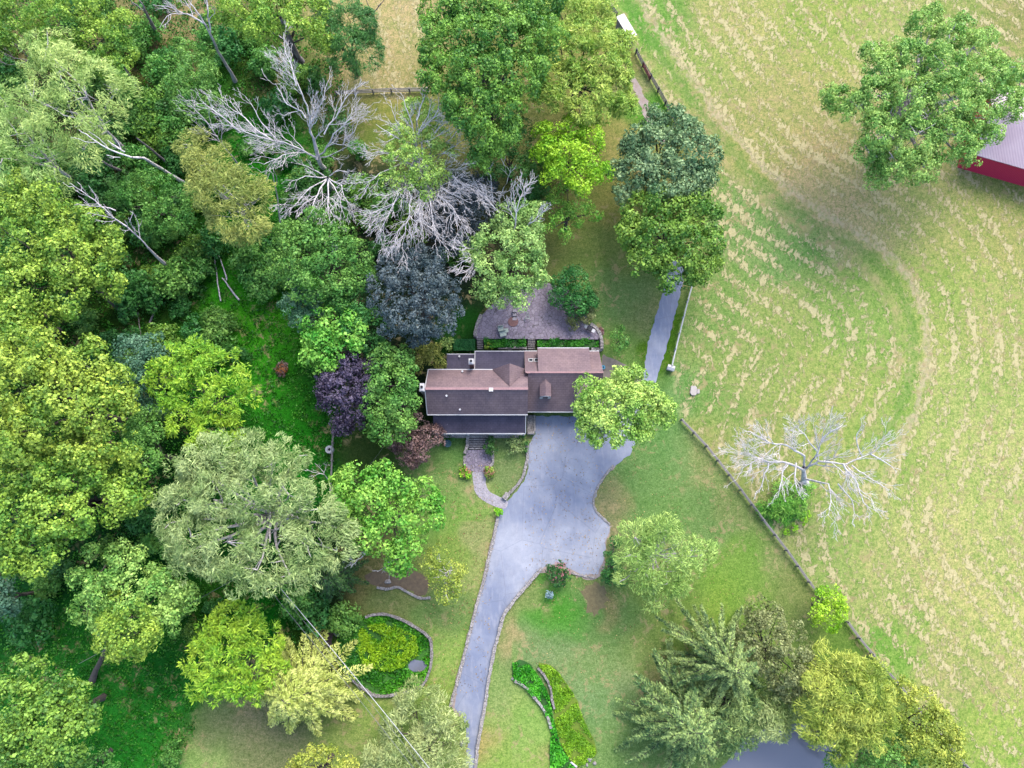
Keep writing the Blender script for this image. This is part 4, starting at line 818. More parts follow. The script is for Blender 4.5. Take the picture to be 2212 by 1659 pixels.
dead_tree('dead_tree','slim bare tree with forked white twigs right of the slate purple tree',(1085,470),[(.09,(1075,455,7),(1062,410,11),(1058,375,13)),(.09,(1080,450,7),(1088,405,11),(1104,362,14)),(.08,(1070,455,7),(1035,410,10),(1020,385,11))],r0=.15,trunk=[(1085,480,0),(1078,455,7)],level=2,sp=1.3,twr=.022)
dead_tree('dead_tree','low bare brown brushy tree at the left edge near the top',(70,140),[(.08,(60,130,2),(30,125,3),(0,110,4)),(.08,(62,128,2),(40,100,4),(45,75,5)),(.07,(62,130,2),(20,140,3),(-10,130,4)),(.07,(65,128,2),(65,95,4),(70,80,5))],r0=.14,mat=M_SNAG,trunk=[(70,140,0),(62,130,2)],level=3,sp=1.0,twr=.018)
dead_tree('snag','dark grey trunk showing through the undergrowth right of the tallest pale tree',(306,204),[],r0=.25,mat=M_SNAG,trunk=[(306,204,0),(288,175,7),(269,146,12)])
dead_tree('snag','dark leaning trunk under the pale feathery trees',(276,376),[(.09,(245,362,5),(232,340,7))],r0=.26,mat=M_SNAG,trunk=[(276,376,0),(245,362,5),(213,344,9)],level=1)
dead_tree('dead_tree','small bare white tree at the right edge of the grey willow by the rail fence',(705,1035),[(.07,(700,1022,3),(690,1010,4),(680,1000,5)),(.06,(700,1022,3),(705,1005,4),(708,998,5)),(.06,(700,1025,3),(675,1020,4),(660,1012,4))],r0=.09,trunk=[(712,1040,0),(700,1024,3)],level=2,sp=.8,twr=.016)
def log(label, a, b, r0, mat=M_DEADG, bend=0):
    _seed[0] += 1; r = np.random.RandomState(_seed[0]); p = np.array(P(*a)); q = np.array(P(*b)); p[2] = q[2] = r0*1.0+.25
    pts = wig(p, q, 9, 0.08, r); pts[:, 2] = np.maximum(pts[:, 2], r0)
    m = link('fallen_log', tubes_mesh('fallen_log', [(pts, np.linspace(r0*.55, r0, 9))], 7), mat, smooth=True)
    tag(m, label, 'log')
log('thin white fallen log lying in the deep grass, left one of three',(463,545),(479,652),.11)
log('thin white fallen log crossing behind the others in the deep grass',(474,550),(492,607),.12)
log('white fallen log pointing down right into the open deep grass',(482,602),(519,650),.15)
log('short pale fallen log among shrubs left of the thin white logs',(341,664),(326,699),.15,M_SNAG)
log('slim crooked fallen branch in the undergrowth below the short pale log',(301,675),(309,748),.08,M_SNAG)
log('short stub of a broken grey log below the lower long snag',(284,596),(300,603),.16,M_DEADG)

# ------------------------------------------------------------------ ground cover nobody could count
def cover(name, label, polys, n, col, L, W, z0, z1, up=0.6, seed=1, excl=None, cat='ground cover'):
    r = np.random.RandomState(seed); pts = []
    for poly in polys:
        w = np.array([P(*q)[:2] for q in poly]); lo = w.min(0); hi = w.max(0)
        k = int(n/len(polys)); c = lo+r.rand(k*3, 2)*(hi-lo); c = c[inside(c[:, 0], c[:, 1], [tuple(q) for q in w])][:k]; pts.append(c)
    c = np.concatenate(pts)
    # clumps: keep where a smooth noise is high
    f = np.sin(c[:, 0]*1.7+3*np.sin(c[:, 1]*.9))+np.sin(c[:, 1]*1.9+2*np.sin(c[:, 0]*1.3)); m = f > r.uniform(-1.8, 1.2, len(c))
    if excl is not None: m &= ~inside(c[:, 0], c[:, 1], excl)
    c = c[m]; f = f[m]
    k = len(c); z = z0+(z1-z0)*r.rand(k)*(0.5+0.25*(f+2)/2)
    C = np.stack([c[:, 0], c[:, 1], z], 1); nn = unit(r.normal(size=(k, 3))*0.7+np.array([0, 0, up])); T_ = unit(np.cross(nn, r.normal(size=(k, 3)))); B_ = np.cross(nn, T_)
    s = r.uniform(.6, 1.4, k)[:, None]
    tag(link(name, quads(name, C, T_*s*L/2, B_*s*W/2), LM[col]), label, cat, kind='stuff')
LM['bed'] = leaf_mat('leaves_bed', (30,105,28), (90,165,50))
LM['wet'] = leaf_mat('leaves_wet_green', (45,115,15), (105,180,35))
LM['wetg'] = leaf_mat('leaves_marsh_grass', (100,160,15), (175,215,40))
LM['wet2'] = leaf_mat('leaves_lush_green', (45,140,24), (110,205,52))
LM['bankc'] = leaf_mat('leaves_bank', (100,160,24), (156,205,50))
LM['under'] = leaf_mat('leaves_undergrowth', (36,106,20), (84,154,36))
POOL = [tuple(P(*q)[:2]) for q in [(878,1437),(888,1426),(900,1423),(914,1426),(924,1437),(916,1449),(903,1453),(888,1449)]]
cover('marsh_plants','bright green water plants filling the round walled marsh',[MARSH],21000,'wet',.26,.2,.04,.45,seed=3,excl=POOL)
cover('marsh_grass','yellow green grasses in the middle of the round marsh',[[(780,1350),(850,1345),(900,1375),(905,1415),(870,1440),(840,1450),(790,1440),(770,1400)]],9000,'wetg',.34,.12,.3,.8,seed=31,excl=POOL)
cover('marsh_edge_plants','darker leafy plants along the west side of the round marsh',[[(735,1350),(775,1335),(785,1380),(770,1430),(800,1465),(780,1480),(735,1440)]],6000,'bed',.3,.24,.2,.7,seed=32)
cover('stream_plants','lush light green plants along the stream bed',[STREAM],14000,'wet2',.28,.22,.05,.6,seed=4)
cover('bank_plants','olive green ground cover on the bank of the stream',[BANK],26000,'bankc',.18,.13,.04,.35,seed=5)
WOOD = [[(-60,-30),(500,-30),(760,120),(700,330),(800,520),(640,560),(720,700),(740,960),(715,1060),(700,1230),(720,1330),(640,1420),(560,1330),(430,1480),(420,1590),(340,1700),(-60,1700)]]
cover('undergrowth','dark green weeds and grass over the woodland floor',WOOD,150000,'under',.32,.2,.03,.35,up=.3,seed=6)

LM['litter'] = leaf_mat('fallen_leaves', (120,90,60), (190,160,110))
cover('leaf_litter','dry fallen leaves scattered thinly over the drive edges and lawns',[[(1140,900),(1300,900),(1310,1240),(1130,1280)],[(950,1000),(1080,1000),(1050,1500),(900,1500)],[(1290,1000),(1600,1000),(1600,1400),(1100,1500)]],4200,'litter',.16,.12,.03,.06,up=1.5,seed=12)
# ------------------------------------------------------------------ materials of the built things
def roof_mat(name, c1, c2, sc=1.0):
    t = NT(name); p = t.pos(); n0 = t.noise(0.35, p, 4, 0.6); n1 = t.noise(1.1, t.scl(p, (1.6, .3, .3)), 5, .7); n2 = t.noise(4.5, p, 6, .8)
    col = t.mix(t.mapr(n0, .35, .68), alb(c1), alb(c2)); col = t.mix(t.mapr(n1, .45, .75, 0, .35), col, alb(tuple(x*.8 for x in c1)))
    br = t.n('ShaderNodeTexBrick'); t.l(t.scl(p, (1, 1, 1)), br.inputs['Vector']); br.inputs['Scale'].default_value = 1.0
    br.inputs['Brick Width'].default_value = .5; br.inputs['Row Height'].default_value = .28; br.inputs['Mortar Size'].default_value = .02
    br.inputs['Color1'].default_value = (1, 1, 1, 1); br.inputs['Color2'].default_value = (.78, .78, .8, 1); br.inputs['Mortar'].default_value = (.55, .55, .55, 1)
    col = t.mix(.8, col, br.outputs[0], 'MULTIPLY'); col = t.mix(t.mapr(n2, .5, .8, 0, .4), col, alb(tuple(min(255, x*1.2) for x in c2)))
    sp = t.noise(3.0, p, 3, .5); col = t.mix(t.mapr(sp, .73, .76, 0, .7), col, alb((186, 186, 196)))
    return t.done(col, .85, n2, .25, .02, .25)
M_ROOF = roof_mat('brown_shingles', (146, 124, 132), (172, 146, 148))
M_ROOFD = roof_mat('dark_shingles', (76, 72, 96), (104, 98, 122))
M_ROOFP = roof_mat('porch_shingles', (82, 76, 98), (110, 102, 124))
def stone_mat(name, c1, c2, sc=2.5, gap=(110, 105, 100)):
    t = NT(name); p = t.pos(); v = t.n('ShaderNodeTexVoronoi'); v.inputs['Scale'].default_value = sc; t.l(p, v.inputs['Vector'])
    e = t.n('ShaderNodeTexVoronoi', feature='DISTANCE_TO_EDGE'); e.inputs['Scale'].default_value = sc; t.l(p, e.inputs['Vector'])
    s = t.n('ShaderNodeSeparateColor'); t.l(v.outputs['Color'], s.inputs[0]); n = t.noise(9, p, 4, .7)
    col = t.mix(s.outputs[0], alb(c1), alb(c2)); col = t.mix(t.mapr(n, .4, .7, 0, .5), col, alb(tuple(x*.75 for x in c1)))
    ed = t.mapr(e.outputs[0], .02, .07); col = t.mix(ed, alb(gap), col); return t.done(col, .9, ed, .6, .03)
M_STONE = stone_mat('wall_stone', (160, 154, 150), (200, 194, 190)); M_STONE2 = stone_mat('pale_stone', (184, 178, 176), (222, 216, 214), 3.5, (130, 124, 118))
M_WHITE = mat_simple('white_paint', (236, 236, 240), var=.05, rough=.6, bstr=.05)
M_CREAM = mat_simple('cream_siding', (214, 208, 192), var=.06, rough=.7)
M_GLASS = mat_simple('window_glass', (52, 60, 76), var=.1, rough=.1, bstr=0, spec=.8)
M_BRICK = mat_simple('red_brick', (150, 108, 106), var=.25, scale=8)
M_METALG = mat_simple('grey_metal', (150, 152, 160), var=.1, rough=.45, metal=.4)
M_DARK = mat_simple('dark_paint', (60, 62, 72), var=.1)
M_TIMBER = mat_simple('weathered_timber', (176, 170, 168), var=.25, scale=4); M_TIMBERD = mat_simple('dark_timber', (92, 88, 98), var=.25, scale=4)

# ------------------------------------------------------------------ the house
X0, X1 = -11.35, 2.10; YS, YR, YN = 14.25, 17.15, 20.35; ZE, ZR = 5.4, 8.6
hs = empty('country_house', ((X0+X1)/2, 17.3, 0), 'long brown roofed country house with white trim, stone west chimney and garage wing', 'house')
m = MB(); m.box(X0+.35, YS+.3, 0, X1-.02, YN-.25, ZE-.15)
m.add([(X0+.35, YS+.3, ZE-.15), (X0+.35, YN-.25, ZE-.15), (X0+.35, YR, ZR-.35), (X0+.6, YS+.3, ZE-.15), (X0+.6, YN-.25, ZE-.15), (X0+.6, YR, ZR-.35)], [(0, 2, 1), (3, 4, 5), (0, 3, 5, 2), (2, 5, 4, 1)])
m.add([(X1-.3, YS+.3, ZE-.15), (X1-.3, YN-.25, ZE-.15), (X1-.3, YR, ZR-.35), (X1-.05, YS+.3, ZE-.15), (X1-.05, YN-.25, ZE-.15), (X1-.05, YR, ZR-.35)], [(0, 2, 1), (3, 4, 5), (0, 3, 5, 2), (2, 5, 4, 1)])
m.build('main_wall', M_STONE, hs)
m = MB(); m.slab([(X0, YS, ZE), (X1, YS, ZE), (X1, YR-.003, ZR), (X0, YR-.003, ZR)], .18)
m.slab([(X0, YR+.003, ZR), (X1, YR+.003, ZR), (X1, YN, ZE), (X0, YN, ZE)], .18); m.build('main_roof', M_ROOF, hs)
# rear cross gable
gx0, gx1, gc = -2.65, 2.08, -0.32; zg = 8.25; yj = YR+.35
m = MB(); m.slab([(gx0, YN+.05, ZE+.07), (gc, YN+.25, zg+.05), (gc, yj, zg+.05)], .12); m.slab([(gc+.003, YN+.25, zg+.05), (gx1, YN+.05, ZE+.07), (gc+.003, yj, zg+.05)], .12)
m.build('gable_roof', M_ROOF, hs)
m = MB(); m.add([(gx0+.2, YN-.1, ZE-.1), (gx1-.1, YN-.1, ZE-.1), (gc, YN-.1, zg-.2), (gx0+.2, YN-.24, ZE-.1), (gx1-.1, YN-.24, ZE-.1), (gc, YN-.24, zg-.2)], [(0, 2, 1), (3, 4, 5), (0, 1, 4, 3), (1, 2, 5, 4), (2, 0, 3, 5)]); m.build('gable_wall', M_CREAM, hs)
# ridge cap, rakes, gutters
m = MB(); m.box(X0, YR-.16, ZR-.02, X1, YR+.16, ZR+.06); m.build('ridge_cap', mat_simple('ridge_shingle', (196, 154, 156)), hs)
m = MB(); m.box(X0-.05, YN+.0, ZE-.17, gx0, YN+.13, ZE-.02); m.build('gutter', M_WHITE, hs)
m = MB(); m.box(X0-.05, YS-.14, ZE-.17, X1, YS-.003, ZE-.02); m.build('gutter', M_WHITE, hs)
for a, b in ((YS, YR), (YN, YR)):
    m = MB(); m.bar((X0-.06, a, ZE-.08), (X0-.06, b, ZR-.08), .1, .22); m.build('rake_board', M_WHITE, hs)
# upper wall band with windows above the porch roof
m = MB(); m.box(X0+.5, YS+.18, 4.5, X1-.3, YS+.298, 5.2); m.build('wall_band', M_WHITE, hs)
for i in range(9):
    x = X0+1.1+i*1.4; m = MB(); m.box(x, YS+.14, 4.62, x+.8, YS+.178, 5.1); w = m.build('window', M_GLASS, hs)
    m = MB(); m.box(x-.06, YS+.12, 4.58, x+.86, YS+.138, 4.62); m.box(x-.06, YS+.12, 5.1, x+.86, YS+.138, 5.15); m.box(x+.38, YS+.12, 4.625, x+.42, YS+.138, 5.095); m.build('frame', M_WHITE, w)
# porch
PX0, PX1 = -10.75, 1.80; yp0, yp1 = 12.0, 14.2
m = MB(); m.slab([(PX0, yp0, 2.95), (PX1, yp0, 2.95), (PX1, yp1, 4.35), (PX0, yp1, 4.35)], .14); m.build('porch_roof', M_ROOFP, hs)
m = MB(); m.box(PX0-.1, yp0-.14, 2.78, PX1+.1, yp0-.003, 2.94); m.build('porch_gutter', M_WHITE, hs)
m = MB(); m.bar((PX1+.07, yp0, 2.92), (PX1+.07, yp1, 4.32), .1, .22); m.build('rake_board', M_WHITE, hs)
m = MB(); m.box(PX0, yp0-.35, 0, PX1, yp1+.34, .75); m.build('porch_floor', M_STONE2, hs)
for x in (-10.4, -8.3, -6.1, -3.05, -.65, 1.6):
    m = MB(); m.box(x-.09, yp0-.1, .75, x+.09, yp0+.08, 2.78); m.box(x-.13, yp0-.14, .75, x+.13, yp0+.12, .95); m.build('porch_post', M_WHITE, hs)
for x0, x1 in ((-10.31, -8.39), (-8.21, -6.19), (-2.96, -.74), (-.56, 1.51)):
    m = MB(); m.box(x0, yp0-.06, 1.6, x1, yp0+.04, 1.68); m.box(x0, yp0-.05, .9, x1, yp0+.03, .96); n = 12
    for k in range(n): xx = x0+(k+.5)*(x1-x0)/n; m.box(xx-.02, yp0-.03, .96, xx+.02, yp0+.01, 1.6)
    m.build('porch_railing', M_WHITE, hs)
for x in (-9.6, -7.2, -2.1, .3):
    m = MB(); m.box(x-.55, YS+.25, 1.5, x+.55, YS+.298, 2.9); w = m.build('window', M_GLASS, hs)
    m = MB()
    for a in (x-.62, x-.02, x+.56): m.box(a, YS+.22, 1.5, a+.06, YS+.248, 2.9)
    m.box(x-.62, YS+.22, 1.42, x+.62, YS+.248, 1.5); m.box(x-.62, YS+.22, 2.9, x+.62, YS+.248, 2.98); m.build('frame', M_WHITE, w)
m = MB(); m.box(-5.0, YS+.24, .76, -4.0, YS+.298, 2.85); d = m.build('front_door', mat_simple('green_door', (70, 90, 80)), hs)
m = MB(); m.box(-4.15, YS+.19, 1.75, -4.08, YS+.238, 1.83); m.build('handle', M_METALG, d)
for y in (15.6, 18.6):
    for z in (1.4, 4.0):
        m = MB(); m.box(X0+.3, y-.45, z, X0+.347, y+.45, z+1.2); w = m.build('window', M_GLASS, hs)
        m = MB(); m.box(X0+.27, y-.52, z-.07, X0+.297, y+.52, z); m.box(X0+.27, y-.52, z+1.2, X0+.297, y+.52, z+1.27); m.box(X0+.27, y-.03, z, X0+.297, y+.03, z+1.2); m.build('frame', M_WHITE, w)
# west chimney
def chimney(x0, y0, x1, y1, z0, z1, base_mat, parent, pot=True):
    m = MB(); m.box(x0, y0, z0, x1, y1, z1-.5); c = m.build('chimney', base_mat, parent)
    m = MB(); m.box(x0-.06, y0-.06, z1-.5, x1+.06, y1+.06, z1-.12); m.box(x0+.02, y0+.02, z1-.12, x1-.02, y1-.02, z1); m.build('cap', M_WHITE, c)
    if pot:
        cx, cy = (x0+x1)/2, (y0+y1)/2; m = MB(); m.ring((cx, cy), .1, .17, z1+.002, z1+.22, 14); m.cyl((cx, cy), .1, z1+.003, z1+.05, 14); m.build('flue', M_DARK, c)
chimney(X0-.62, 16.75, X0-.12, 17.7, 0, 9.3, M_STONE, hs)
chimney(-5.72, 20.7, -5.17, 21.35, 2.5, 7.8, M_BRICK, hs)
m = MB(); m.box(-2.95, 16.72, 8.0, -2.5, 17.12, 9.1); c = m.build('roof_vent', M_BRICK, hs); m = MB(); m.box(-3.0, 16.67, 9.1, -2.45, 17.17, 9.2); m.build('cap', M_WHITE, c)
for x, y, z in ((-6.95, 14.75, 5.85), (-6.7, 20.0, 5.7), (-7.3, 22.6, 3.5), (-8.6, 16.3, 7.65)):
    m = MB(); m.cyl((x, y), .09, z, z+.4, 12); m.cyl((x, y), .14, z+.4, z+.5, 12); m.build('vent_pipe', M_WHITE, hs)
# low rear additions
def shed_roof(name, x0, x1, y0, z0, y1, z1, mat, wall=M_CREAM, zw=0, gut=True):
    """low slope roof from (y0, z0) to its outer edge (y1, z1)"""
    m = MB(); m.slab([(x0, y0, z0), (x1, y0, z0), (x1, y1, z1), (x0, y1, z1)], .14)
    o = m.build(name, mat, hs)
    m = MB(); m.box(x0+.1, min(y0, y1)+.05, zw, x1-.1, max(y0, y1)-.2, min(z0, z1)-.15); m.build('addition_wall', wall, hs)
    if gut: m = MB(); m.box(x0, y1+.003, z1-.15, x1, y1+.12, z1-.01); m.build('gutter', M_WHITE, hs)
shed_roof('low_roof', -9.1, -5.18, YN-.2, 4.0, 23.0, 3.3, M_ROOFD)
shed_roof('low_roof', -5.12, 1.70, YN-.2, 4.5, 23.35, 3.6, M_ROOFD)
m = MB(); m.bar((-5.15, YN, 4.5), (-5.15, 23.35, 3.68), .1, .25); m.build('rake_board', M_WHITE, hs)
# garage wing
WX0, WX1 = 2.13, 12.2; ws_, wr, wnn = 15.0, 19.65, 23.5; zws, zwr, zwn = 2.95, 7.1, 3.1
m = MB(); m.slab([(WX0, ws_, zws), (WX1, ws_, zws), (WX1, wr-.003, zwr), (WX0, wr-.003, zwr)], .18)
m.slab([(WX0-.4, wr+.003, zwr), (WX1, wr+.003, zwr), (WX1, wnn, zwn), (WX0-.4, wnn, zwn)], .18); m.build('wing_roof', M_ROOF, hs)
m = MB(); m.box(WX0+.02, ws_+.35, 0, WX1-.3, wnn-.3, 2.7)
m.add([(WX1-.5, ws_+.35, 2.7), (WX1-.5, wnn-.3, 2.7), (WX1-.5, wr, zwr-.35), (WX1-.302, ws_+.35, 2.7), (WX1-.302, wnn-.3, 2.7), (WX1-.302, wr, zwr-.35)], [(0, 2, 1), (3, 4, 5), (0, 3, 5, 2), (2, 5, 4, 1)]); m.build('wing_wall', M_CREAM, hs)
sl = (zwr-zwn)/(wnn-wr)
m = MB(); m.slab([(3.5, wr+.12, zwr+.06), (10.6, wr+.12, zwr+.06), (10.6, 23.45, 5.1), (3.5, 23.45, 5.1)], .14); m.build('shed_dormer_roof', M_ROOF, hs)
m = MB(); m.box(3.6, 23.1, 3.2, 10.5, 23.25, 4.95)
for x in (3.6, 10.38): m.add([(x, wr+.6, 6.6), (x, 23.1, 3.5), (x, 23.1, 4.95), (x+.12, wr+.6, 6.6), (x+.12, 23.1, 3.5), (x+.12, 23.1, 4.95)], [(0, 1, 2), (3, 5, 4), (0, 2, 5, 3), (0, 3, 4, 1), (1, 4, 5, 2)])
m.build('shed_dormer_wall', M_CREAM, hs)
m = MB(); m.box(3.5, 23.453, 4.94, 10.6, 23.57, 5.09); m.build('gutter', M_WHITE, hs)
m = MB(); m.box(WX0-.4, wnn+.003, zwn-.15, 3.5, wnn+.12, zwn-.01); m.build('gutter', M_WHITE, hs)
m = MB(); m.box(10.6, wnn+.003, zwn-.15, WX1, wnn+.12, zwn-.01); m.build('gutter', M_WHITE, hs)
m = MB(); m.box(WX0+.0, ws_-.12, zws-.17, WX1, ws_-.003, zws-.02); m.build('gutter', M_WHITE, hs)
m = MB(); m.box(WX0-.3, wr-.12, zwr-.02, WX1, wr+.12, zwr+.07); m.build('ridge_cap', bpy.data.materials['ridge_shingle'], hs)
def zroofS(y): return zws+(zwr-zws)*(y-ws_)/(wr-ws_)
def dormer(cx):
    yf, w = 16.6, .76; zt = zroofS(18.9)+.02
    ze_ = zt-.55
    m = MB(); m.slab([(cx-w, yf, ze_), (cx, yf, zt), (cx, 18.9, zt), (cx-w, 18.25, ze_)], .08); m.slab([(cx+.003, yf, zt), (cx+w, yf, ze_), (cx+w, 18.25, ze_), (cx+.003, 18.9, zt)], .08)
    d = m.build('dormer', M_ROOF, hs)
    m = MB(); m.box(cx-w+.02, yf-.06, zroofS(yf)-.3, cx+w-.02, 18.0, ze_-.09); m.add([(cx-w+.02, yf-.06, ze_-.088), (cx+w-.02, yf-.06, ze_-.088), (cx, yf-.06, zt-.02), (cx-w+.08, yf+.25, ze_-.09), (cx+w-.08, yf+.25, ze_-.09), (cx, yf+.25, zt-.1)], [(0, 1, 2), (3, 5, 4), (0, 3, 4, 1), (1, 4, 5, 2), (2, 5, 3, 0)]); m.build('dormer_wall', M_WHITE, d)
    m = MB(); m.box(cx-.34, yf-.1, zroofS(yf)+.35, cx+.34, yf-.064, ze_-.2); m.build('window', M_GLASS, d)
dormer(4.5); dormer(9.55)
for x in (4.4, 7.1, 9.8):
    m = MB(); m.box(x-1.15, ws_+.27, .02, x+1.15, ws_+.347, 2.3); g = m.build('garage_door', M_WHITE, hs)
    m = MB()
    for k in range(4): m.box(x-1.0+k*.52, ws_+.24, 1.8, x-.58+k*.52, ws_+.268, 2.1)
    m.build('pane', M_GLASS, g)
for x in (2.25, 3.02):
    zz = lambda y: zwr-(y-wr)*sl
    m = MB(); y0, y1 = 21.55, 22.15; e = .12
    for a in ((x, y0, x+.66, y0+.1), (x, y1-.1, x+.66, y1), (x, y0+.1, x+.1, y1-.1), (x+.56, y0+.1, x+.66, y1-.1)):
        m.slab([(a[0], a[1], zz(a[1])+e), (a[2], a[1], zz(a[1])+e), (a[2], a[3], zz(a[3])+e), (a[0], a[3], zz(a[3])+e)], .1)
    k = m.build('skylight', M_WHITE, hs); m = MB(); m.slab([(x+.1, y0+.1, zz(y0+.1)+.07), (x+.56, y0+.1, zz(y0+.1)+.07), (x+.56, y1-.1, zz(y1-.1)+.07), (x+.1, y1-.1, zz(y1-.1)+.07)], .04); m.build('pane', M_GLASS, k)

# ------------------------------------------------------------------ dry stone walls, kerbs, steps
def stone_wall(name, label, pxs, w, h, mat=None, z0=0, cat='wall', smooth=True, st=.55):
    pts = [np.array(P(a, b)[:2]) for a, b in pxs]
    if smooth and len(pts) > 2: pts = catmull(pts, 6)
    r = random.Random(len(label)*13+int(pxs[0][0])); m = MB()
    seg = np.array(pts); L = np.r_[0, np.cumsum(np.linalg.norm(np.diff(seg, axis=0), axis=1))]; tot = L[-1]
    layers = max(1, int(h/.28)); lh = h/layers
    for k in range(layers):
        s = r.uniform(0, .2)
        while s < tot-.05:
            l = min(r.uniform(st*.6, st*1.3), tot-s); c = s+l/2; i = min(len(L)-2, max(0, int(np.searchsorted(L, c)-1))); f = (c-L[i])/(L[i+1]-L[i]+1e-9)
            q = seg[i]+(seg[i+1]-seg[i])*f; d = seg[i+1]-seg[i]; d = d/np.linalg.norm(d); nrm = np.array([-d[1], d[0]])
            q = q+nrm*r.uniform(-.04, .04); a = r.uniform(-.06, .06); dd = (d[0]*math.cos(a)-d[1]*math.sin(a), d[0]*math.sin(a)+d[1]*math.cos(a))
            m.obox(q, dd, l-.025, w*r.uniform(.82, 1.12), lh-.02+(r.uniform(-.03, .04) if k == layers-1 else 0), z0+k*lh); s += l
    return tag(m.build(name, mat or M_STONE2, bevel=.03), label, cat)
stone_wall('stone_wall','long low stone kerb wall along the west edge of the drive',[(1076,1116),(1066,1164),(1056,1205),(1045,1254),(1032,1299),(1014,1372),(1000,1427),(987,1476),(973,1526)],.42,.4)
stone_wall('stone_wall','low stone wall along the east edge of the narrow drive',[(1172,1226),(1125,1279),(1092,1323),(1080,1358),(1066,1413),(1056,1466),(1046,1535),(1033,1604),(1026,1675)],.45,.45)
stone_wall('stone_wall','curved stone kerb around the small lawn between the front path and drive',[(1138,958),(1139,990),(1134,1015),(1125,1038),(1110,1056),(1098,1068)],.42,.35)
stone_wall('stone_edging','loose white stone edging on the east curve of the parking court',[(1326,1004),(1305,1030),(1290,1055),(1282,1080),(1287,1103),(1305,1122),(1318,1133)],.3,.15,st=.4)
stone_wall('stone_edging','half buried stone edging behind the pink tipped shrub',[(1232,1236),(1255,1243),(1285,1248)],.3,.2,st=.4)
stone_wall('stone_wall','round stone wall enclosing the green marsh',[(762,1467),(788,1486),(816,1502),(868,1496),(909,1482),(923,1462),(932,1431),(932,1396),(923,1372),(875,1341),(829,1326),(790,1332)],.35,.6,M_STONE)
stone_wall('stone_wall','curved stone wall on the west side of the stream bed',[(1111,1469),(1135,1483),(1159,1511),(1178,1538),(1191,1572)],.35,.5)
stone_wall('stone_wall','broken stone wall between the stream plants and the planted bank',[(1160,1440),(1178,1462),(1190,1490),(1192,1510),(1198,1530)],.3,.5,M_STONE)
stone_wall('rock_border','arc of pale rocks around the mulch bed on the west lawn',[(812,1268),(835,1272),(858,1268),(880,1279),(905,1291),(930,1291)],.35,.25,st=.5)
stone_wall('stone_wall','curved stone wall at the east end of the patio',[(1272,702),(1286,713),(1295,727),(1298,745),(1299,757)],.5,1.2)
stone_wall('stone_wall','stone wall at the west end of the patio',[(1041,682),(1033,700),(1027,722),(1028,731)],.45,1.2)
stone_wall('stone_wall','left retaining wall of the front steps, splayed at its foot',[(1010,942),(1010,962),(1008,971),(1004,981)],.42,.8,smooth=False)
stone_wall('stone_wall','right retaining wall curving round the front landing',[(1064,972),(1065,990),(1065,1000),(1058,1010)],.35,.5)
stone_wall('stone_wall','left stone border of the front landing',[(1004,984),(1003,1000),(1005,1008)],.3,.3)
stone_wall('stone_wall','stone edge of the west planting bed beside the rear roof',[(1075,752),(1138,753)],.45,.7,smooth=False)
stone_wall('stone_wall','short stone wall end right of the east planting bed',[(1276,756),(1300,757)],.5,.7,smooth=False)
# patio, raised
def raised(name, label, pxs, z1, mat, z0=0, kind='structure', cat=None, jit=True):
    w = [P(a, b, z1)[:2] for a, b in pxs]; me = MB().prism(w[::-1] if sum(w[i][0]*w[(i+1)%len(w)][1]-w[(i+1)%len(w)][0]*w[i][1] for i in range(len(w))) < 0 else w, z0, z1)
    return tag(me.build(name, mat), label, cat, kind=kind)
raised('patio','irregular flagstone patio north of the house',[(1040,682),(1029,715),(1028,731),(1292,733),(1295,725),(1286,712),(1272,702),(1262,660),(1230,625),(1180,610),(1127,612),(1080,640)],1.0,M_FLAG)
raised('planting_bed','narrow green planting bed west of the patio steps',[(1046,733),(1136,733),(1136,751),(1046,752)],.6,mat_simple('bed_soil',(50,110,30)))
raised('planting_bed','long green planting bed between the patio and the garage wing',[(1161,734),(1291,734),(1291,751),(1161,751)],.6,bpy.data.materials['bed_soil'])
def steps(name, label, px0, px1, py0, py1, n, ztop, zbot, mat=M_STONE2):
    """flight from row py0 (z=ztop) down to py1 (z=zbot), or the other way up"""
    root = empty(name, P((px0+px1)/2, py1), label, 'steps')
    a = P(px0, py0, ztop); b = P(px1, py1, zbot)
    for i in range(n):
        z = ztop+(zbot-ztop)*(i+.5)/n; y0 = a.y+(b.y-a.y)*i/n; y1 = a.y+(b.y-a.y)*(i+1)/n; y0, y1 = min(y0, y1), max(y0, y1)
        m = MB(); x = a.x; k = 0; r = random.Random(i)
        while x < b.x-.05:
            l = min(r.uniform(.5, 1.0), b.x-x); m.box(x+.015, y0+.13, z-.16, x+l-.015, y1+.0, z+r.uniform(-.01, .015)); x += l
        m.build('tread', mat, root, bevel=.015)
        m = MB(); m.box(a.x, y0+.004, 0, b.x, y1-.004, z-.165); m.build('riser', M_TIMBERD, root)  # dark colour stands in for shade in the gaps between stone treads
steps('front_steps','broad stone steps from the porch down to the front landing',1012,1055,943,972,6,.72,.1)
steps('patio_steps','stone steps down from the patio, left flight',1030,1044,732,755,6,1.0,.1)
steps('patio_steps','stone steps down from the patio between the two planting beds',1140,1156,732,756,6,1.0,.1)
steps('garden_steps','pale steps at the top of the patio under the light green tree',1107,1116,668,694,3,1.5,1.05,M_PATH)
m = MB(); c = P(1108.5, 695, 1.05); m.cyl((c.x, c.y), .75, 1.0, 1.08, 18); tag(m.build('brick_step', M_BRICK), 'half round brick step at the foot of the pale garden steps', 'step')
c = P(1145, 915); 
root = empty('stone_stoop', P(1145, 925), 'stone stoop and wall between the porch and the drive', 'stoop')
a = P(1139, 897, .75); b = P(1153, 932, .75)
m = MB(); m.box(a.x, b.y, 0, b.x, a.y, .7); m.build('landing', M_STONE, root)
m = MB(); m.box(a.x, b.y-.4, 0, b.x+.1, b.y-.005, .9); m.build('end_wall', M_STONE2, root, bevel=.03)
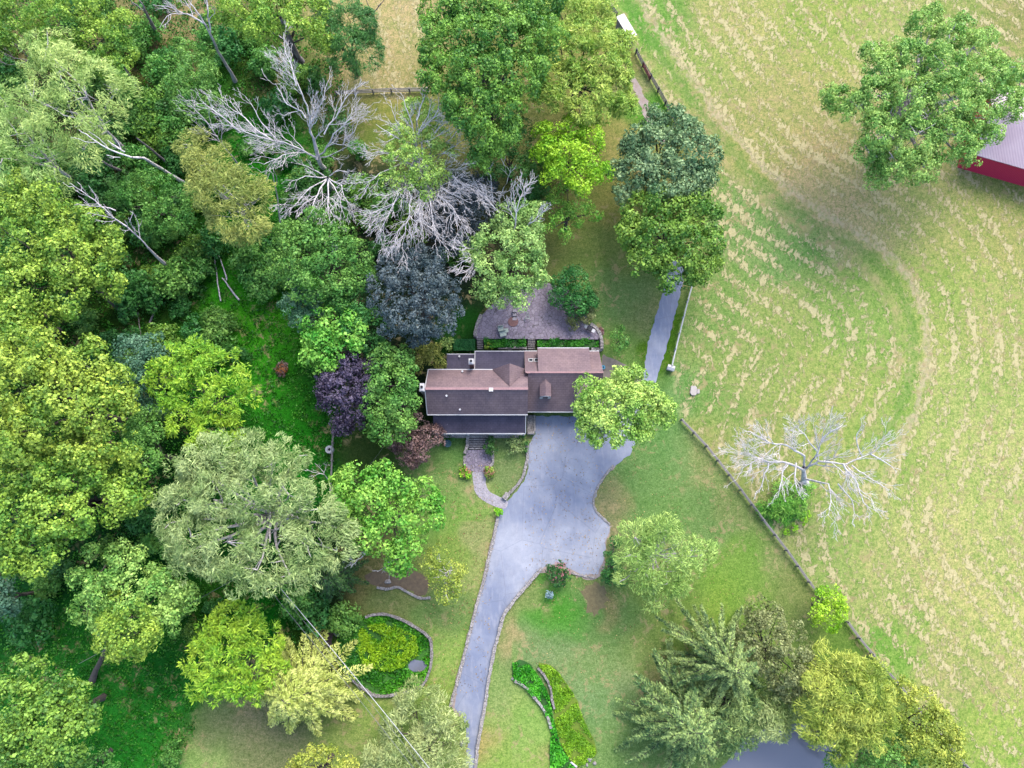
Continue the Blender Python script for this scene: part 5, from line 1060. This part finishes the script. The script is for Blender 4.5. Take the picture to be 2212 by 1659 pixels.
m = MB(); m.box(b.x+.005, b.y, 0, b.x+.25, a.y, .85); m.build('side_wall', M_STONE2, root, bevel=.03)
m = MB(); c = P(1093, 1072); m.obox(c, (.6, .8), 1.0, .75, .55, 0); tag(m.build('stone_block', M_STONE2, bevel=.04), 'squared white stone block at the end of the curved kerb', 'block')
cover('bed_plants','dense green plants in the two patio planting beds',[[(1046,731),(1136,731),(1136,752),(1046,754)],[(1161,733),(1291,733),(1291,752),(1161,752)]],9000,'bed',.24,.18,.55,1.15,seed=8)
# clipped hedge
root = empty('clipped_hedge', P(1000, 750), 'low clipped teal green hedge north of the dark rear roof', 'hedge')
r = np.random.RandomState(4); a = P(980, 757, .8); b = P(1026, 733, .8); k = 9000
C = np.stack([r.uniform(a.x, b.x, k), r.uniform(a.y, b.y, k), .95-np.abs(r.normal(size=k))*.12], 1); T_ = unit(r.normal(size=(k, 3))*np.array([1, 1, .4])); B_ = unit(np.cross(T_, r.normal(size=(k, 3))+np.array([0, 0, 1.2])))
link('foliage', quads('foliage', C, T_*.09, B_*.07), leaf_mat('hedge_leaves', (36, 104, 60), (66, 140, 84)), root); m = MB(); m.box(a.x+.1, a.y+.1, 0, b.x-.1, b.y-.1, .7); m.build('stems', mat_simple('hedge_core', (30, 70, 36)), root)
# peach hosta leaves, myrtle blossom, rose flowers: spots of colour on their shrubs
def dots(parent_px, name, z, n, rr, c, seed, sz=.16):
    # as a part of the shrub standing there
    best = min((o for o in bpy.data.objects if o.get('category') == 'bush'), key=lambda o: (Vector(o.location)-P(*parent_px)).length)
    r = np.random.RandomState(seed); p = np.array(P(parent_px[0], parent_px[1], z)); d = unit(r.normal(size=(n, 3))); d[:, 2] = np.abs(d[:, 2]); C = p+d*np.array([rr, rr, .35*rr])*r.uniform(.7, 1.05, n)[:, None]
    nn = unit(d+.4*r.normal(size=(n, 3))); T_ = unit(np.cross(nn, r.normal(size=(n, 3)))); B_ = np.cross(nn, T_)
    link(name, quads(name, C, T_*sz/2, B_*sz/2), mat_simple(name+'_colour%d' % seed, c, var=.3), best)
dots((1005, 1020), 'peach_leaves', .6, 130, .8, (226, 168, 120), 1, .22); dots((1056, 1020), 'peach_leaves', .6, 170, .8, (226, 168, 130), 2, .22)
dots((1207, 1238), 'blossom', 1.6, 260, 1.6, (206, 130, 140), 3, .2); dots((1298, 714), 'flowers', .6, 90, .45, (190, 80, 110), 4, .14); dots((609, 797), 'red_leaves', .8, 200, .9, (190, 120, 60), 5, .2)

# ------------------------------------------------------------------ fences
def fence(name, label, pxs, h=1.15, rails=3, mat=None, step=2.4, w=.09, smooth=False):
    pts = [np.array(P(a, b)[:2]) for a, b in pxs]; seg = np.array(pts); L = np.r_[0, np.cumsum(np.linalg.norm(np.diff(seg, axis=0), axis=1))]; n = max(1, int(L[-1]/step))
    q = [np.array([np.interp(s, L, seg[:, 0]), np.interp(s, L, seg[:, 1])]) for s in np.linspace(0, L[-1], n+1)]
    root = empty(name, Vector((q[0][0], q[0][1], 0)), label, 'fence'); mat = mat or M_TIMBER; r = random.Random(len(label))
    for p in q: m = MB(); m.box(p[0]-w, p[1]-w, 0, p[0]+w, p[1]+w, h+r.uniform(0, .08)); m.build('post', mat, root)
    for a, b in zip(q[:-1], q[1:]):
        for k in range(rails):
            z = h*(k+1)/(rails+.15); m = MB(); m.bar((a[0], a[1], z+r.uniform(-.04, .04)), (b[0], b[1], z+r.uniform(-.04, .04)), .09, .13); m.build('rail', mat, root)
    return root
fence('rail_fence','white topped rail fence along the lane east of the house',[(1493,618),(1484,650),(1470,705),(1460,745),(1449,792)],1.2,2,M_WHITE,w=.07)
fence('rail_fence','long grey rail fence between the south lawn and the hay field',[(1470,908),(1520,960),(1560,1010),(1610,1075),(1650,1130),(1690,1180),(1750,1265),(1770,1290)],1.2,3,M_TIMBER)
fence('rail_fence','grey rail fence from the round bright tree down past the golden willow',[(1826,1342),(1850,1375),(1870,1400),(1905,1440),(1945,1487),(2000,1555),(2080,1650),(2110,1690)],1.2,3,M_TIMBER)
fence('rail_fence','dark three rail fence beside the domed tree at the top of the photo',[(1373,116),(1385,140),(1410,180),(1442,238),(1465,285)],1.2,3,M_TIMBERD)
fence('rail_fence','dark rail fence cut by the top edge beside the feathery tree',[(1298,-10),(1315,15),(1331,38)],1.2,3,M_TIMBERD)
fence('rail_fence','grey rail fence across the bottom of the straw clearing',[(728,206),(790,203),(845,200),(925,199)],1.1,3,M_TIMBER)
fence('rail_fence','two rail fence west of the house lawn by the white round tank',[(723,918),(721,960),(720,992),(718,1044),(716,1075)],1.1,2,M_TIMBER)
root = empty('rusty_gate', P(1396, 165), 'rusty reddish timber gate set beside the dark rail fence', 'gate')
a, b = P(1387, 143), P(1402, 172)
for k in range(5): m = MB(); z = .3+k*.2; m.bar((a.x, a.y-.15, z), (b.x, b.y-.15, z), .07, .1); m.build('bar', bpy.data.materials.get('rusty') or mat_simple('rusty', (160, 92, 92)), root)
for p in (a, b): m = MB(); m.box(p.x-.06, p.y-.21, .02, p.x+.06, p.y-.09, 1.25); m.build('stile', bpy.data.materials['rusty'], root)

# ------------------------------------------------------------------ small things
c = P(714, 972); root = empty('water_tank', c, 'white round tank with a dark round opening beside the west fence', 'tank')
m = MB(); m.ring((c.x, c.y), .2, .55, 0, .8, 28); m.build('shell', M_WHITE, root); m = MB(); m.cyl((c.x, c.y), .2, 0, .55, 20); m.build('opening', M_DARK, root)
c = P(1447, 797); root = empty('letter_box', c, 'small white box with a pitched lid at the end of the lane fence', 'box')
m = MB(); m.obox(c, (.95, -.3), .9, .6, .85, 0); m.build('body', M_WHITE, root)
m = MB(); ax = Vector((.95, -.3, 0)).normalized(); bx = Vector((.3, .95, 0)).normalized()
q = [c+ax*sx*.52+bx*sy*.38 for sx, sy in ((-1,-1),(1,-1),(1,1),(-1,1))]; r1 = c-ax*.52; r2 = c+ax*.52
m.add([(p.x, p.y, .855) for p in q]+[(r1.x, r1.y, 1.08), (r2.x, r2.y, 1.08)], [(3,2,1,0),(0,1,5,4),(2,3,4,5),(1,2,5),(3,0,4)]); m.build('lid', M_WHITE, root)
c = P(1497, 845); root = empty('well_cover', c, 'pale concrete well cover of two joined slabs in the field by the drive tree', 'cover')
def slabpx(pxs, z0, z1, name, mat, root=None, lab=None, cat=None, bev=.03):
    w = [P(a, b)[:2] for a, b in pxs]; ar = sum(w[i][0]*w[(i+1)%len(w)][1]-w[(i+1)%len(w)][0]*w[i][1] for i in range(len(w)))
    o = MB().prism(w if ar > 0 else w[::-1], z0, z1).build(name, mat, root, bevel=bev); return tag(o, lab, cat) if lab else o
M_CONC = mat_simple('concrete', (214, 206, 200), var=.1)
slabpx([(1492,834),(1502,834),(1505,838),(1504,852),(1501,855),(1493,854),(1490,849)], 0, .25, 'large_slab', M_CONC, root); slabpx([(1505.5,841),(1511,841),(1511,850),(1504.8,851)], 0, .2, 'small_slab', M_CONC, root)
root = empty('white_shed', P(1354, 58), 'small building with a bright white flat roof by the top rail fence', 'shed')
w = [P(a, b, 2.6)[:2] for a, b in ((1331,36),(1348,29),(1376,75),(1360,83))]; cc = np.mean(w, 0)
M_BW = mat_simple('white_roof_sheet', (250, 244, 246), k=1.0, var=.04, rough=.5)
m = MB(); m.prism([tuple(np.array(q)) for q in w][::-1], 2.45, 2.6)
if True:
    ar = sum(w[i][0]*w[(i+1)%4][1]-w[(i+1)%4][0]*w[i][1] for i in range(4))
    m = MB(); m.prism([tuple(q) for q in (w if ar > 0 else w[::-1])], 2.45, 2.6); m.build('roof', M_BW, root)
    m = MB(); ww = [tuple(np.array(q)*.86+cc*.14) for q in (w if ar > 0 else w[::-1])]; m.prism(ww, 0, 2.445); m.build('wall', M_TIMBER, root)
# barn at the right edge
M_RED = None
t = NT('red_metal'); p = t.pos(); wv = t.n('ShaderNodeTexWave'); wv.inputs['Scale'].default_value = 1.3; t.l(p, wv.inputs['Vector']); col = t.mix(t.mapr(wv.outputs[0], .2, .8, 0, .5), alb((250, 52, 104)), alb((226, 38, 86))); M_RED = t.done(col, .6, wv.outputs[0], .4, .05)
t = NT('metal_roof'); p = t.pos(); wv = t.n('ShaderNodeTexWave'); wv.inputs['Scale'].default_value = .9; mp = t.n('ShaderNodeMapping'); mp.inputs['Rotation'].default_value = (0, 0, math.radians(-17)); t.l(p, mp.inputs[0]); t.l(mp.outputs[0], wv.inputs['Vector'])
col = t.mix(t.mapr(t.noise(.4, p, 4), .35, .65), alb((214, 190, 204)), alb((230, 208, 220))); col = t.mix(t.mapr(wv.outputs[0], .1, .9, 0, .3), col, alb((170, 148, 168))); M_MROOF = t.done(col, .55, wv.outputs[0], .3, .03)
root = empty('metal_barn', P(2160, 330), 'barn with a lavender metal roof and bright red wall at the right edge', 'barn')
A = P(2102, 333, 4.4); B = P(2212, 364.5, 4.4); d = (B-A).normalized(); nrm = Vector((-d.y, d.x, 0)); LB = 16.0
rz = 7.0; hw = 6.0
e0, e1 = A, A+d*LB; g0, g1 = A+nrm*hw, A+nrm*hw+d*LB; g0.z = g1.z = rz; k0, k1 = A+nrm*2*hw, A+nrm*2*hw+d*LB
m = MB(); m.slab([e0, e1, g1-nrm*.003, g0-nrm*.003], .12); m.slab([g0+nrm*.003, g1+nrm*.003, k1, k0], .12); m.build('roof', M_MROOF, root)
m = MB(); o = .35; q = [A+d*o+nrm*o, A+d*(LB-o)+nrm*o, A+d*(LB-o)+nrm*(2*hw-o), A+d*o+nrm*(2*hw-o)]; m.prism([tuple(v[:2]) for v in q], 0, 4.3)
gg = A+d*o+nrm*hw; m.add([(q[0].x, q[0].y, 4.3), (q[3].x, q[3].y, 4.3), (gg.x, gg.y, rz-.25), (q[0].x+d.x*.2, q[0].y+d.y*.2, 4.3), (q[3].x+d.x*.2, q[3].y+d.y*.2, 4.3), (gg.x+d.x*.2, gg.y+d.y*.2, rz-.25)], [(0,1,2),(3,5,4),(0,2,5,3),(1,4,5,2)]); m.build('wall', M_RED, root)
# patio furniture
M_SEAT = mat_simple('pale_mint_paint', (206, 222, 210), var=.06)
def lounge(px, py, yaw, sx, sy, lab, name='patio_chair', cat='chair', back=True):
    c = P(px, py, 1.45); root = empty(name, (c.x, c.y, 1.0), lab, cat, 'pale furniture on the patio'); ax = Vector((math.cos(yaw), math.sin(yaw), 0)); b = Vector((-ax.y, ax.x, 0))
    m = MB(); m.obox(c, ax, sx, sy, .09, 1.38 if back else 1.42); m.build('seat' if back else 'table_top', M_SEAT, root, bevel=.02)
    for u in (-1, 1):
        for v in (-1, 1): m = MB(); q = c+ax*u*(sx/2-.06)+b*v*(sy/2-.06); m.obox(q, ax, .06, .06, .37 if back else .41, 1.003); m.build('leg', M_SEAT, root)
    if back: m = MB(); m.obox(c+b*(sy/2-.03), ax, sx, .06, .4, 1.475); m.build('backrest', M_SEAT, root)
lounge(1081.5, 710, .1, .8, .75, 'pale patio chair, upper one beside the small square table'); lounge(1086.5, 720.5, .25, .95, .8, 'pale patio chair, lower one beside the small square table', back=True); lounge(1093.5, 714, .15, .6, .6, 'small pale square table between the two patio chairs', 'side_table', 'table', False)
c = P(1138.7, 684, 1.4); root = empty('easel_frame', (c.x, c.y, 1.0), 'pale folding A shaped frame standing on the patio', 'frame')
for a, b in (((-.35,-.5),(.05,.6)), ((.45,-.45),(.05,.6)), ((-.28,-.3),(.36,-.28)), ((-.12,.1),(.22,.12))):
    m = MB(); m.bar((c.x+a[0], c.y+a[1], 1.12 if a[1] < -.4 else 1.5), (c.x+b[0], c.y+b[1], 1.9 if b[1] > .5 else 1.5), .07); m.build('strut', M_SEAT, root)
c = P(1273, 711, 1.5); root = empty('garden_grill', (c.x, c.y, 1.0), 'grey barbecue grill with a side shelf at the east end of the patio', 'grill')
m = MB(); m.obox(c, (.8, -.5), .75, .55, .3, 1.6); m.build('firebox', M_DARK, root, bevel=.05); m = MB(); m.obox((c.x+.55, c.y-.33), (.8, -.5), .45, .5, .05, 1.8); m.build('shelf', M_WHITE, root); m = MB(); m.obox((c.x-.52, c.y+.32), (.8, -.5), .4, .5, .05, 1.8); m.build('shelf', M_WHITE, root)
for u, v in ((-.3,-.2),(.3,-.2),(-.3,.2),(.3,.2)): m = MB(); m.obox((c.x+u*.8-v*-.5, c.y-u*.5+v*.8), (.8, -.5), .05, .05, .595, 1.003); m.build('leg', M_METALG, root)
c = P(967, 958, .7); root = empty('bird_bath', (c.x, c.y, 0), 'round teal bird bath on the lawn beside the smoke bush', 'bird bath'); M_TEAL = mat_simple('teal_glaze', (66, 116, 130), var=.3, scale=6)
m = MB(); m.cyl((c.x, c.y), .16, 0, .6, 14, .1); m.build('pedestal', M_TEAL, root); m = MB(); m.ring((c.x, c.y), .42, .52, .62, .8, 24); m.cyl((c.x, c.y), .42, .6, .68, 24); m.build('bowl', M_TEAL, root)
c = P(1303.5, 793, .5); m = MB(); m.ring((c.x, c.y), .12, .28, .02, .5, 16); tag(m.build('hose_reel', mat_simple('sky_blue_plastic', (90, 180, 220))), 'light blue round hose reel against the east end of the garage wing', 'hose')
c = P(1301.5, 780, .5); root = None
slabpx([(1231,1645),(1234,1643),(1247,1653),(1244,1656)], .3, .5, 'white_pipe', M_WHITE, None, 'white pipe sticking out of the stream bed at the bottom edge', 'pipe')
def rocks(label, spots, group, mat=M_STONE2):
    r = random.Random(3)
    for k, (px, py, s, lab) in enumerate(spots):
        bm = bmesh.new(); bmesh.ops.create_icosphere(bm, subdivisions=2, radius=s)
        for v in bm.verts: f = 1+.22*math.sin(v.co.x*7/s*.4+k)+.15*math.sin(v.co.y*9/s*.4+2*k); v.co = Vector((v.co.x*f, v.co.y*f*.8, v.co.z*f*.6))
        me = bpy.data.meshes.new('rock'); bm.to_mesh(me); bm.free(); c = P(px, py); o = link('rock', me, mat); o.location = (c.x, c.y, s*.35); tag(o, lab, 'rock', group)
rocks('', [(1272,1640,.35,'largest pale rock at the foot of the planted bank'),(1284,1648,.3,'pale rock nearest the lawn at the foot of the planted bank'),(1268,1652,.2,'small pale rock lowest at the foot of the planted bank'),(1001,1606,.45,'white boulder at the drive edge under the grey feathery tree'),(1110,1466,.3,'pale rock at the top of the stream wall'),(838,1256,.4,'grey rock in the middle of the mulch bed'),(728,1368,.5,'pale flat rock by the muddy inlet of the marsh')], 'loose rocks in the garden')
c = P(1187, 1220)
# utility pole and lines
c = P(606, 1282); top = 9.5
base = P(606, 1262, top); root = empty('utility_pole', (base.x, base.y, 0), 'timber utility pole half hidden under the large grey willow', 'pole')
m = MB(); m.cyl((base.x, base.y), .16, 0, top+.6, 12, .12); m.build('pole', M_TIMBERD, root); m = MB(); m.bar((base.x-.9, base.y-.5, top+.2), (base.x+.9, base.y+.5, top+.2), .12); m.build('crossarm', M_TIMBERD, root)
def wire(label, a, b, z0, z1, rad, mat, sag=.4, name='power_line'):
    p = np.array(P(a[0], a[1], z0)); q = np.array(P(b[0], b[1], z1)); t_ = np.linspace(0, 1, 24)[:, None]; pts = p+(q-p)*t_; pts[:, 2] -= sag*np.sin(np.pi*t_[:, 0])
    tag(link(name, tubes_mesh(name, [(pts, np.full(24, rad))], 5), mat, smooth=True), label, 'cable')
wire('thick white power line running down to the bottom edge',(607,1272),(960,1700),9.5,9.5,.042,M_WHITE)
wire('thin power line close beside the thick white one',(609,1285),(945,1700),9.0,9.0,.022,M_METALG)
wire('thin power line left of the thick white one',(592,1286),(925,1700),9.2,9.2,.026,M_METALG)
wire('thin wire running from the pole down left to the bottom left trees',(505,1252),(170,1434),8.5,8.5,.03,M_METALG)
wire('thin service wire crossing the shaded lawn west of the smoke bush',(835,955),(790,1015),5,6,.012,M_METALG)
